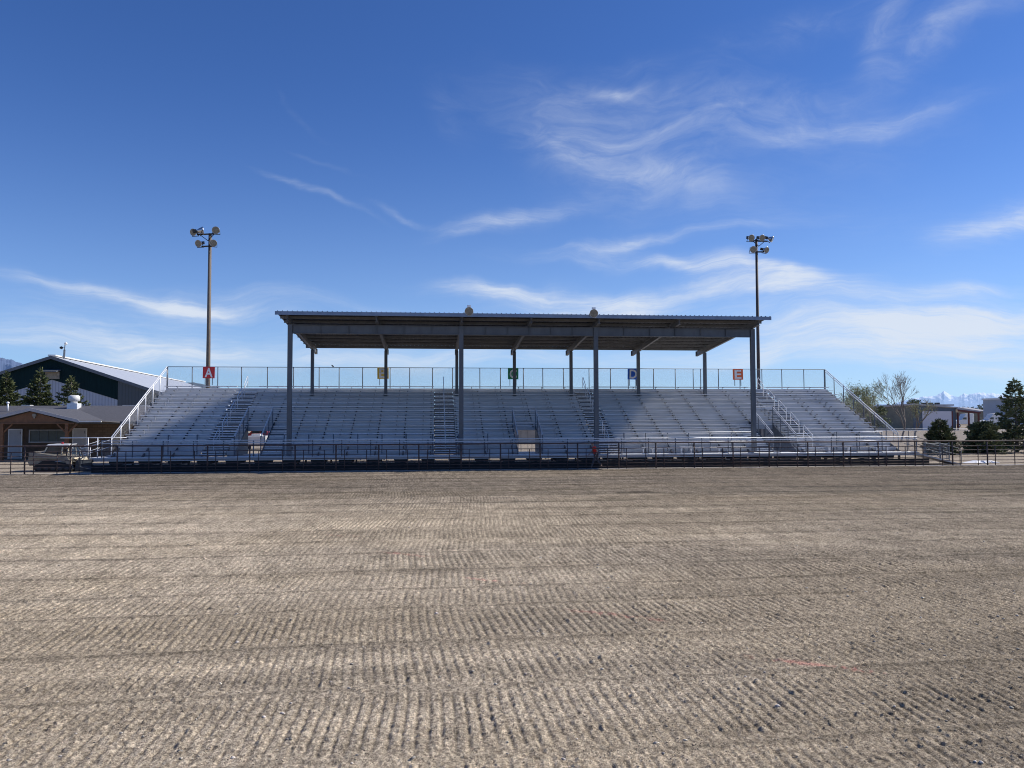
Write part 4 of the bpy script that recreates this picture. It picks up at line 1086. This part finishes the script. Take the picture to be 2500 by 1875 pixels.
MB().box(0, q1.x-q0.x, 0, 12, 0, q0.z-GZ).build('wall', mat('pale_grey_wall', (.38, .42, .48), .8, 0, .05, .5), e)
MB().box(-.5, q1.x-q0.x, -.5, 12, q0.z-GZ+.02, q0.z-GZ+.6).build('roof', M['white'], e)

def semi(px, Y, label):
    q = at(px, 1010, Y); e = empty('semi_truck', label, 'truck', 'parked white semi trucks', (q.x, Y, GZ))
    # truck seen side-on, nose to the left
    b = MB()
    b.prism([(-3.0, 1.0), (-3.1, 1.5), (-3.0, 1.95), (-1.2, 2.35), (-.7, 3.0), (-.4, 3.15), (0.2, 4.05), (2.6, 4.15), (2.7, 1.0)], -1.2, 1.2)
    b.build('cab', M['white'], e, bevel=.08)
    MB().prism([(-1.0, 2.42), (-.55, 3.0), (.35, 3.0), (.35, 2.35)], -1.23, -1.205).build('side_window', M['glassdark'], e)
    MB().box(.9, 1.4, -1.23, -1.205, 2.4, 2.9).build('sleeper_window', M['glassdark'], e)
    MB().box(2.7, 6.2, -.5, .5, .8, 1.1).build('chassis', M['darksteel'], e)
    MB().tube([(2.75, -.95, 1.0), (2.75, -.95, 4.1)], .09, 8).build('exhaust_stack', M['galv'], e)
    MB().box(-3.3, -3.0, -1.2, 1.2, .45, .95).build('bumper', M['galv'], e)
    for x in (-2.1, 3.9, 5.2):
        w = MB().lathe([(.01, -.18), (.5, -.18), (.52, 0), (.5, .18), (.01, .18)], Matrix.Translation((x, -1.05, .52)) @ Matrix.Rotation(R(90), 4, 'X'), 16).build('wheel', M['rubber'], e)
        MB().lathe([(.01, .2), (.22, .19), (.26, .17)], Matrix.Translation((x, -1.05, .52)) @ Matrix.Rotation(R(90), 4, 'X'), 12).build('rim', M['galv'], w)
    return e
semi(2350, 215, 'white semi truck parked inside the open carport'); semi(2416, 215, 'white semi truck parked in the open left of the pine')

# ------------------------------------------------------------------ chain-link fences right
def clf(name, pts, h, label, group=None, n=None, material='chain'):
    e = empty(name, label, 'fence', group, (pts[0][0], pts[0][1], GZ)); o = Vector(pts[0]+(0,)) if len(pts[0]) == 2 else Vector(pts[0])
    for a, b in zip(pts[:-1], pts[1:]):
        a_ = Vector((a[0], a[1], 0))-o; b_ = Vector((b[0], b[1], 0))-o; L = (b_-a_).length; k = max(1, int(L/3))
        for j in range(k+1):
            p = a_+(b_-a_)*j/k; MB().tube([(p.x, p.y, 0), (p.x, p.y, h)], .035, 6).build('post', M['dullsteel'], e)
        MB().tube([a_+Vector((0, 0, h)), b_+Vector((0, 0, h))], .025, 6).build('top_rail', M['galv'], e)
        MB().quad(a_+Vector((0, 0, .05)), b_+Vector((0, 0, .05)), b_+Vector((0, 0, h)), a_+Vector((0, 0, h))).build('wire_mesh', M[material], e, fix=False)
clf('chain_link_fence', [(33.5, 70), (70, 70)], 1.9, 'tall grey chain-link fence just behind the young spruces')
clf('chain_link_fence', [(40, 96), (110, 100)], 1.6, 'farther chain-link fence in front of the grey shed', material='chain')
# gate panel standing at the right
q = at(2285, 1100, 52)
e = empty('small_gate', 'grey mesh gate with pipe frame beside the right ramp', 'gate', loc=(q.x, 52.0, GZ))
MB().tube([(-.9, 0, 0), (-.9, 0, 1.35)], .04).tube([(.35, 0, 0), (.35, 0, 1.35)], .04).tube([(1.0, 0, 0), (1.0, 0, 1.35)], .04).build('post', M['dullsteel'], e)
MB().tube([(-.9, 0, 1.28), (1.0, 0, 1.28)], .028).tube([(-.9, 0, .2), (1.0, 0, .2)], .028).tube([(-.9, 0, 1.2), (.35, 0, .25)], .022).build('frame', M['dullsteel'], e)
MB().quad((-.9, .01, .2), (1.0, .01, .2), (1.0, .01, 1.28), (-.9, .01, 1.28)).build('mesh_panel', M['chain'], e, fix=False)
p = at(2276, 1083, 51.9); MB().box(p.x-q.x-.5, p.x-q.x+.55, -.05, .03, p.z-GZ-.03, p.z-GZ+.04).build('latch_bar', M['cream'], e)

# ------------------------------------------------------------------ behind the portals
q = at(623, 1070, 82)
e = empty('utility_trailer', 'small white box trailer seen through the left portal', 'trailer', loc=(q.x, 82, GZ))
MB().box(-.95, .95, -.0, 3, .35, 1.38).build('body', M['white'], e, bevel=.03); MB().box(-.45, .45, .3, 1.5, 1.38, 1.6).build('roof_hatch', M['white'], e, bevel=.03)
for s_ in (-1, 1): MB().lathe([(.01, -.1), (.3, -.1), (.3, .1), (.01, .1)], Matrix.Translation((s_*.9, 1.5, .3)) @ Matrix.Rotation(R(90), 4, 'Y'), 14).build('wheel', M['rubber'], e)
q = at(640, 1045, 108)
e = empty('pickup_truck', 'red pickup truck parked behind the grandstand, seen through the left portal', 'truck', loc=(q.x, 108, GZ+.0))
MB().prism([(-2.7, .55), (-2.75, 1.05), (-1.5, 1.18), (-.95, 1.85), (.75, 1.88), (1.0, 1.22), (2.7, 1.2), (2.7, .6)], -.95, .95).build('body', M['red'], e, bevel=.06)
MB().prism([(-1.25, 1.22), (-.85, 1.74), (-.1, 1.76), (-.1, 1.22)], -.975, -.955).prism([(.0, 1.22), (0, 1.76), (.62, 1.76), (.8, 1.22)], -.975, -.955).build('side_window', M['glassdark'], e)
MB().box(-2.6, 2.65, -.99, -.955, .62, .74).build('trim_strip', M['galv'], e)
for x in (-1.75, 1.75):
    w = MB().lathe([(.01, -.12), (.4, -.12), (.4, .12), (.01, .12)], Matrix.Translation((x, -.9, .4)) @ Matrix.Rotation(R(90), 4, 'X'), 16).build('wheel', M['rubber'], e)
    MB().lathe([(.01, .14), (.22, .13)], Matrix.Translation((x, -.9, .4)) @ Matrix.Rotation(R(90), 4, 'X'), 12).build('rim', M['galv'], w)
q = at(1286, 1080, 66)
e = empty('pipe_gate', 'grey pipe gate standing behind the middle portal', 'gate', loc=(q.x, 66, GZ))
MB().tube([(-.5, 0, 0), (-.5, 0, 2.1), (.9, 0, 2.1), (.9, 0, 0)], .03).tube([(-.5, 0, .2), (.9, 0, .2)], .025).tube([(.1, 0, .2), (.1, 0, 2.1)], .022).tube([(.45, 0, .2), (.45, 0, 1.3)], .022).build('frame', M['dullsteel'], e)
q = at(1880, 1060, 78)
e = empty('block_restroom', 'tan block outbuilding seen through the right portal', 'building', loc=(q.x, 78, GZ))
mt_tan = mat('tan_block', (.34, .29, .24), .9, 0, .15, 2)
MB().box(-7, 5, 0, 6, 0, 2.5).build('wall', mt_tan, e); MB().box(-7.4, 5.4, -.5, 6.5, 2.5, 2.75).build('roof', M['shingle'], e)
MB().box(-.4, .5, -.05, -.005, 0, 2.0).build('door', M['dullsteel'], e)
q = at(1284, 1060, 95)
e = empty('beige_outbuilding', 'low beige building wall seen through the middle portal', 'building', loc=(q.x, 95, GZ))
MB().box(-5, 5, 0, 5, 0, 2.3).build('wall', mat('beige_wall', (.42, .38, .32), .9, 0, .12, 2), e); MB().box(-5.3, 5.3, -.4, 5.4, 2.3, 2.45).build('roof', M['shingle'], e)

# ------------------------------------------------------------------ compact track loader
q = at(150, 1120, 50.6)
L = empty('track_loader', 'cream compact track loader with its cab door open behind the fence', 'loader', loc=(q.x, 50.6, GZ))
def PL(m, n, mt, **k): return m.build(n, M[mt], L, **k)
# tracks
for s_ in (-1, 1):
    y0_, y1_ = (-.95, -.58) if s_ < 0 else (.58, .95)
    poly = [(-1.0, .05), (.75, .05), (.98, .18), (1.0, .38), (.80, .52), (-.35, .80), (-.62, .78), (-1.12, .40), (-1.15, .2)]
    t = PL(MB().prism(poly, y0_, y1_), 'track', 'rubber', bevel=.03)
    m = MB()
    for k in range(5): m.lathe([(.01, 0), (.12, 0), (.13, .03), (.01, .05)], Matrix.Translation((-.8+k*.38, y0_-.002 if s_ < 0 else y1_+.05, .22)) @ Matrix.Rotation(R(90), 4, 'X'), 12)
    m.build('roller', M['darksteel'], t)
PL(MB().prism([(-1.45, .42), (-1.55, .75), (-1.42, 1.36), (-1.15, 1.42), (-.75, 1.30), (-.05, 1.22), (.55, 1.12), (.80, .95), (.85, .42)], -.78, .78), 'body', 'cream_shaded', bevel=.04)
PL(MB().box(-1.56, -1.40, -.6, .6, .5, 1.15), 'rear_door', 'cream', bevel=.03)
# lift arms
for s_ in (-1, 1):
    y_ = s_*.86
    PL(MB().prism([(-1.40, .95), (-1.42, 1.33), (-1.2, 1.38), (.1, 1.13), (.72, 1.02), (.98, .42), (1.12, .16), (.92, .12), (.74, .40), (.56, .80), (-.2, .92)], y_-.06, y_+.06), 'lift_arm', 'cream_shaded' if s_ < 0 else 'cream', bevel=.015)
    PL(MB().tube([(-.5, y_*.9, .6), (.55, y_*.9, .78)], .045, 8), 'hydraulic_ram', 'galv')
PL(MB().prism([(.72, .95), (.90, .95), (1.08, .5), (1.35, .48), (1.28, .95), (1.18, 1.0), (1.12, .62), (.86, .66)], -.5, .5), 'quick_coupler', 'cream')
# bucket
PL(MB().prism([(1.15, .12), (1.22, .75), (1.36, .78), (1.40, .34), (2.15, .10), (2.15, .05), (1.2, .05)], -.95, .95), 'bucket', 'darksteel', bevel=.015)
# cab
cabx0, cabx1 = -.62, .52
m = MB()
for x0_, x1_, ztop_ in ((-.80, -.52, 1.86), (.22, .30, 1.86), (.62, .52, 1.86)):
    for y_ in (-.52, .52): m.bar((x0_, y_, 1.18), (x1_, y_, ztop_), .06, .07)
PL(m, 'cab_frame', 'cream')
PL(MB().hexa([(-.62, -.6, 1.84), (.70, -.6, 1.84), (.70, .6, 1.84), (-.62, .6, 1.84), (-.52, -.55, 1.93), (.62, -.55, 1.93), (.62, .55, 1.93), (-.52, .55, 1.93)]), 'cab_roof', 'white', bevel=.02)
PL(MB().prism([(-.76, 1.22), (-.50, 1.83), (.20, 1.83), (.20, 1.22)], -.50, -.49), 'side_window', 'glassdark')
PL(MB().box(-.3, .15, -.3, .3, 1.15, 1.55).box(-.35, -.22, -.3, .3, 1.45, 1.75), 'seat', 'rubber', bevel=.03)
dr = PL(MB().tube([(.62, -.75, .75), (.62, -.8, 1.55), (.95, -.95, 1.95), (1.35, -1.1, 1.93), (1.55, -1.15, 1.5), (1.72, -1.2, 1.0), (1.2, -1.0, .85), (.62, -.75, .75)], .035, 6), 'door', 'black')
MB().quad((.66, -.77, .9), (1.62, -1.17, 1.05), (1.36, -1.09, 1.88), (.92, -.93, 1.9)).build('pane', chain_mat('tinted_glass', .2, (.12, .20, .24)), dr, fix=False)
PL(MB().lathe([(.001, .01), (.11, .01), (.13, 0)], Matrix.Translation((-1.22, -.80, 1.08)) @ Matrix.Rotation(R(90), 4, 'X'), 18), 'emblem', 'black')
PL(MB().bar((-1.28, -.815, 1.05), (-1.17, -.815, 1.11), .006, .035), 'emblem_mark', 'white')
PL(MB().box(-.02, .1, -.06, .06, 1.93, 1.96).lathe([(.07, 0), (.07, .08), (.02, .11)], Matrix.Translation((.04, 0, 1.96)), 10), 'beacon', 'red')
PL(MB().box(-1.62, -1.50, -.5, -.3, .9, .98).box(.7, .78, -.45, -.3, 1.62, 1.72), 'work_lamp', 'white')
for k in range(3): PL(MB().prism([(-.95+k*.16, .95), (-.90+k*.16, .95), (-1.02+k*.16, 1.22), (-1.07+k*.16, 1.22)], -.795, -.785), 'decal', 'black')
L.scale = (1.05, 1.0, .86)
# fibreglass whip flag
p = at(165.5, 1075, 50.4)

# ------------------------------------------------------------------ walking person
q = at(1454, 1110, 47.85)
Pn = empty('person', 'man in a red shirt and dark shorts walking left behind the pipe fence', 'person', loc=(q.x, 47.85, GZ))
M['skin'] = mat('skin', (.42, .26, .19), .6, 0, .1, 20)
M['shirt'] = mat('red_shirt', (.85, .05, .035), .85, 0, .25, 12)
M['shorts'] = mat('dark_shorts', (.04, .042, .05), .9, 0, .3, 12)
M['hairdark'] = mat('dark_hair', (.015, .012, .012), .8, 0, .2, 30)
def skin(name, verts, edges, radii, material, parent, root=0, lv=2):
    me = bpy.data.meshes.new(name); me.from_pydata(verts, edges, []); o = bpy.data.objects.new(name, me); COL.objects.link(o); o.parent = parent
    md = o.modifiers.new('skin', 'SKIN'); md.use_smooth_shade = True
    for i, r in enumerate(radii):
        sv = me.skin_vertices[0].data[i]; sv.radius = (r, r) if not isinstance(r, tuple) else r; sv.use_root = (i == root)
    sb = o.modifiers.new('sub', 'SUBSURF'); sb.levels = lv; sb.render_levels = lv
    me.materials.append(material); return o
# joints, walking toward -x; metres, z up
J = dict(pel=(0.02, 0, .92), bel=(-.02, 0, 1.05), che=(-.08, 0, 1.28), nek=(-.14, 0, 1.44), hea=(-.19, 0, 1.56), hed2=(-.20, 0, 1.64),
         shL=(-.09, -.19, 1.38), elL=(.07, -.24, 1.13), wrL=(-.03, -.27, .90), shR=(-.09, .19, 1.38), elR=(-.17, .24, 1.11), wrR=(-.33, .22, .95),
         hiL=(.03, -.10, .88), knL=(-.16, -.10, .50), anL=(-.30, -.10, .09), toL=(-.44, -.11, .06), hiR=(.03, .10, .88), knR=(.16, .10, .50), anR=(.42, .10, .16), toR=(.34, .10, .03))
names = list(J); ix = {n: i for i, n in enumerate(names)}
E = [('pel', 'bel'), ('bel', 'che'), ('che', 'nek'), ('nek', 'hea'), ('hea', 'hed2'), ('che', 'shL'), ('shL', 'elL'), ('elL', 'wrL'), ('che', 'shR'), ('shR', 'elR'), ('elR', 'wrR'),
     ('pel', 'hiL'), ('hiL', 'knL'), ('knL', 'anL'), ('anL', 'toL'), ('pel', 'hiR'), ('hiR', 'knR'), ('knR', 'anR'), ('anR', 'toR')]
rad = dict(pel=.12, bel=.125, che=.135, nek=.055, hea=.095, hed2=.085, shL=.06, elL=.042, wrL=.03, shR=.06, elR=.042, wrR=.03, hiL=.088, knL=.06, anL=.042, toL=.035, hiR=.088, knR=.06, anR=.042, toR=.035)
bd = skin('body', [J[n] for n in names], [(ix[a], ix[b]) for a, b in E], [rad[n] for n in names], M['skin'], Pn)
sv = ['pel', 'bel', 'che', 'shL', 'shR']; vv = [J['pel'], J['bel'], J['che'], (-.13, 0, 1.40), J['shL'], (.0, -.22, 1.24), J['shR'], (-.14, .22, 1.24)]
skin('shirt', vv, [(0, 1), (1, 2), (2, 3), (2, 4), (4, 5), (2, 6), (6, 7)], [.15, .15, .155, .075, .08, .065, .08, .065], M['shirt'], Pn)
M['trouser'] = mat('grey_trousers', (.09, .088, .10), .9, 0, .2, 12)
skin('trousers', [(0.02, 0, .93), J['hiL'], J['knL'], (-.28, -.10, .15), J['hiR'], J['knR'], (.40, .10, .20)], [(0, 1), (1, 2), (2, 3), (0, 4), (4, 5), (5, 6)], [.135, .10, .075, .06, .10, .075, .06], M['trouser'], Pn)
skin('hair', [(-.145, 0, 1.60), (-.19, 0, 1.69)], [(0, 1)], [.105, .108], M['hairdark'], Pn)
skin('cap_brim', [(-.22, 0, 1.685), (-.33, 0, 1.665)], [(0, 1)], [(.085, .018), (.07, .014)], M['hairdark'], Pn)
m = MB()
for s_ in (-1, 1): m.lathe([(.001, -.012), (.011, 0), (.001, .012)], Matrix.Translation((-.278, s_*.035, 1.605)), 8)
m.build('eyes', M['hairdark'], Pn)
skin('nose', [(-.27, 0, 1.59), (-.305, 0, 1.57)], [(0, 1)], [.012, .014], M['skin'], Pn)
for w_, s_ in (('wrL', -1), ('wrR', 1)):
    c = Vector(J[w_]); d = (c-Vector(J['elL' if s_ < 0 else 'elR'])).normalized()
    vs = [c, c+d*.08]; es = [(0, 1)]; rs_ = [.026, .034]
    for k in range(4):
        b0 = c+d*.09+Vector((0, 0, 0))+Vector((.03, 0, 0))*(k-1.5)*.62; n0 = len(vs); vs += [b0, b0+d*.035+Vector((0, -s_*.006, 0)), b0+d*(.062-.006*abs(k-1.5))+Vector((-.012, -s_*.016, 0))]; es += [(1, n0), (n0, n0+1), (n0+1, n0+2)]; rs_ += [.010, .009, .008]
    n0 = len(vs); b0 = c+d*.035+Vector((-.035, 0, 0)); vs += [b0, b0+d*.04+Vector((-.012, 0, 0))]; es += [(0, n0), (n0, n0+1)]; rs_ += [.012, .009]
    skin('hand', vs, es, rs_, M['skin'], Pn, 0, 1)
for n1, n2 in (('anL', 'toL'), ('anR', 'toR')):
    a = Vector(J[n1]); b_ = Vector(J[n2]); skin('shoe', [a+(a-b_)*.2-Vector((0, 0, .01)), (a+b_)/2, b_], [(0, 1), (1, 2)], [.055, .05, .042], M['rubber'], Pn)
Pn.scale = (.98, .98, .98)

# ------------------------------------------------------------------ sun, sky
SX, SYd = 1.22, .20
sdir = Vector((SX, SYd, 1)).normalized(); elev = math.asin(sdir.z); azi = math.atan2(sdir.x, sdir.y)
sl_ = bpy.data.lights.new('sun', 'SUN'); sl_.energy = 5.2; sl_.angle = R(.53); sl_.color = (1, .94, .84)
so = bpy.data.objects.new('sun', sl_); COL.objects.link(so); so.rotation_euler = (-sdir).to_track_quat('-Z', 'Y').to_euler()
wd = bpy.data.worlds.new('World'); scene.world = wd; wd.use_nodes = True
nt = NT(wd.node_tree); bg = wd.node_tree.nodes['Background']
sky = nt.new('ShaderNodeTexSky'); sky.sky_type = 'NISHITA'; sky.sun_disc = False; sky.sun_elevation = elev; sky.sun_rotation = azi
sky.altitude = 1400; sky.air_density = 1.0; sky.dust_density = .5; sky.ozone_density = 2.2
tcw = nt.new('ShaderNodeTexCoord').outputs['Generated']
sp_ = nt.new('ShaderNodeSeparateXYZ'); nt.link(tcw, sp_.inputs[0])
AZ = nt.m('ARCTAN2', sp_.outputs[0], sp_.outputs[1]); EL = nt.m('ARCSINE', sp_.outputs[2])
def azel(px, py):
    d = ray(px, py); return math.atan2(d.x, d.y), math.asin(d.z)
cv = nt.new('ShaderNodeCombineXYZ'); nt.link(AZ, cv.inputs[0]); nt.link(EL, cv.inputs[1])
warpn = nt.new('ShaderNodeTexNoise'); warpn.inputs['Scale'].default_value = 3.5; warpn.inputs['Detail'].default_value = 5; nt.link(cv.outputs[0], warpn.inputs['Vector'])
wv = nt.new('ShaderNodeVectorMath', operation='MULTIPLY_ADD'); nt.link(warpn.outputs[1], wv.inputs[0]); wv.inputs[1].default_value = (.20, .12, 0); nt.link(cv.outputs[0], wv.inputs[2])
wsub = nt.new('ShaderNodeVectorMath', operation='SUBTRACT'); nt.link(wv.outputs[0], wsub.inputs[0]); wsub.inputs[1].default_value = (.10, .06, 0)
wvec = wsub.outputs[0]
ws = nt.new('ShaderNodeSeparateXYZ'); nt.link(wvec, ws.inputs[0]); WA, WE = ws.outputs[0], ws.outputs[1]
fib1 = nt.noise(mapping(nt, wvec, (6, 60, 1), (0, 0, R(-6))), 1.6, 12, .70, .4)
fib2 = nt.noise(mapping(nt, wvec, (8, 22, 1), (0, 0, R(24))), 1.2, 12, .66, 1.2)
wisp = nt.noise(mapping(nt, wvec, (3, 8, 1)), 2.0, 8, .6, .6)
clouds = [ # x, y, half length, half width, tilt (deg, + falls to the right), strength, fibre set   (2212-wide picture units)
 (1270, 335, 170, 95, 25, .34, 2), (1560, 330, 420, 110, 10, .17, 2), (1430, 405, 170, 36, 16, .36, 2), (1100, 488, 150, 20, -8, .65, 1), (670, 428, 130, 9, 16, .42, 1), (860, 470, 75, 8, 12, .4, 1),
 (300, 632, 270, 15, 6, .62, 1), (450, 655, 130, 18, 2, .75, 1), (1120, 622, 210, 20, 2, .85, 1), (1330, 648, 190, 26, -2, .85, 1), (1590, 585, 160, 16, 12, .85, 1), (1650, 622, 130, 24, 6, .95, 1),
 (2020, 690, 320, 26, -6, .9, 1), (1950, 745, 420, 30, -3, .75, 1), (1800, 700, 250, 20, 3, .5, 1), (2150, 790, 300, 30, 0, .55, 1), (1950, 690, 480, 95, -3, .42, 1), (1250, 700, 620, 55, 0, .30, 1), (300, 690, 420, 70, 4, .34, 1), (1650, 480, 500, 70, 6, .20, 1), (1500, 235, 620, 95, 8, .30, 2), (2120, 40, 220, 60, -14, .50, 2), (1950, 50, 110, 40, -48, .30, 2), (1750, 40, 300, 60, -5, .22, 2), (2150, 462, 150, 24, -14, .9, 1),
 (1880, 265, 260, 26, -4, .36, 1), (1310, 196, 60, 14, 4, .45, 1), (1420, 522, 200, 12, -4, .6, 1), (1300, 560, 260, 16, 2, .35, 1), (220, 745, 420, 36, 3, .55, 1), (800, 770, 500, 30, 0, .5, 1), (1400, 780, 500, 26, 2, .35, 1), (980, 270, 70, 50, 60, .22, 2), (650, 260, 110, 12, 40, .16, 2), (700, 375, 90, 9, 25, .2, 2), (2100, 610, 180, 14, -4, .4, 1), (600, 640, 260, 18, 4, .3, 1)]
tot = None
for (x, y, hl, hwid, tilt, st, fs) in clouds:
    k = 2500/2212.; a0_, e0_ = azel(x*k, y*k); ax, ex = azel((x+hl)*k, y*k); ay, ey = azel(x*k, (y-hwid)*k)
    la = ax-a0_; le = ey-e0_; t = R(-tilt); ca, sa = math.cos(t), math.sin(t)
    da = nt.m('SUBTRACT', WA, a0_); de = nt.m('SUBTRACT', WE, e0_)
    u = nt.m('MULTIPLY_ADD', da, ca/la, nt.m('MULTIPLY', de, sa/la)); v = nt.m('MULTIPLY_ADD', da, -sa/le, nt.m('MULTIPLY', de, ca/le))
    r2 = nt.m('ADD', nt.m('MULTIPLY', u, u), nt.m('MULTIPLY', v, v))
    gss = nt.m('MULTIPLY', nt.m('POWER', 2.718, nt.m('MULTIPLY', r2, -1.0)), st)
    gss = nt.m('MULTIPLY', gss, fib1 if fs == 1 else fib2)
    tot = gss if tot is None else nt.m('ADD', tot, gss)
tot = nt.m('MULTIPLY', tot, nt.m('MULTIPLY_ADD', wisp, 2.2, .25))
dens = nt.m('MULTIPLY', nt.ramp(tot, .035, 1.0), 1.0)
low = None
haze = nt.m('POWER', nt.m('SUBTRACT', 1.0, nt.m('MINIMUM', nt.m('MAXIMUM', nt.m('MULTIPLY', sp_.outputs[2], 2.0), 0), 1)), 3.0)
skc = nt.mix(1.0, sky.outputs[0], (.53, .85, 1.42), 'MULTIPLY')
skc = nt.mix(nt.m('MULTIPLY', haze, nt.m('MULTIPLY_ADD', nt.ramp(AZ, -.5, .7), .24, .56)), skc, (6.2, 8.6, 11))
skc = nt.mix(nt.m('MULTIPLY', dens, .88), skc, (8.2, 8.9, 10.0))
wd.cycles.sampling_method = 'MANUAL'; wd.cycles.sample_map_resolution = 512
nt.link(skc, bg.inputs['Color']); bg.inputs['Strength'].default_value = .09

scene.view_settings.view_transform = 'Standard'; scene.view_settings.look = 'None'; scene.view_settings.exposure = 0; scene.view_settings.gamma = 1
scene.render.engine = 'CYCLES'; scene.cycles.filter_width = 1.05
scene.cycles.max_bounces = 7; scene.cycles.diffuse_bounces = 5; scene.cycles.transparent_max_bounces = 16
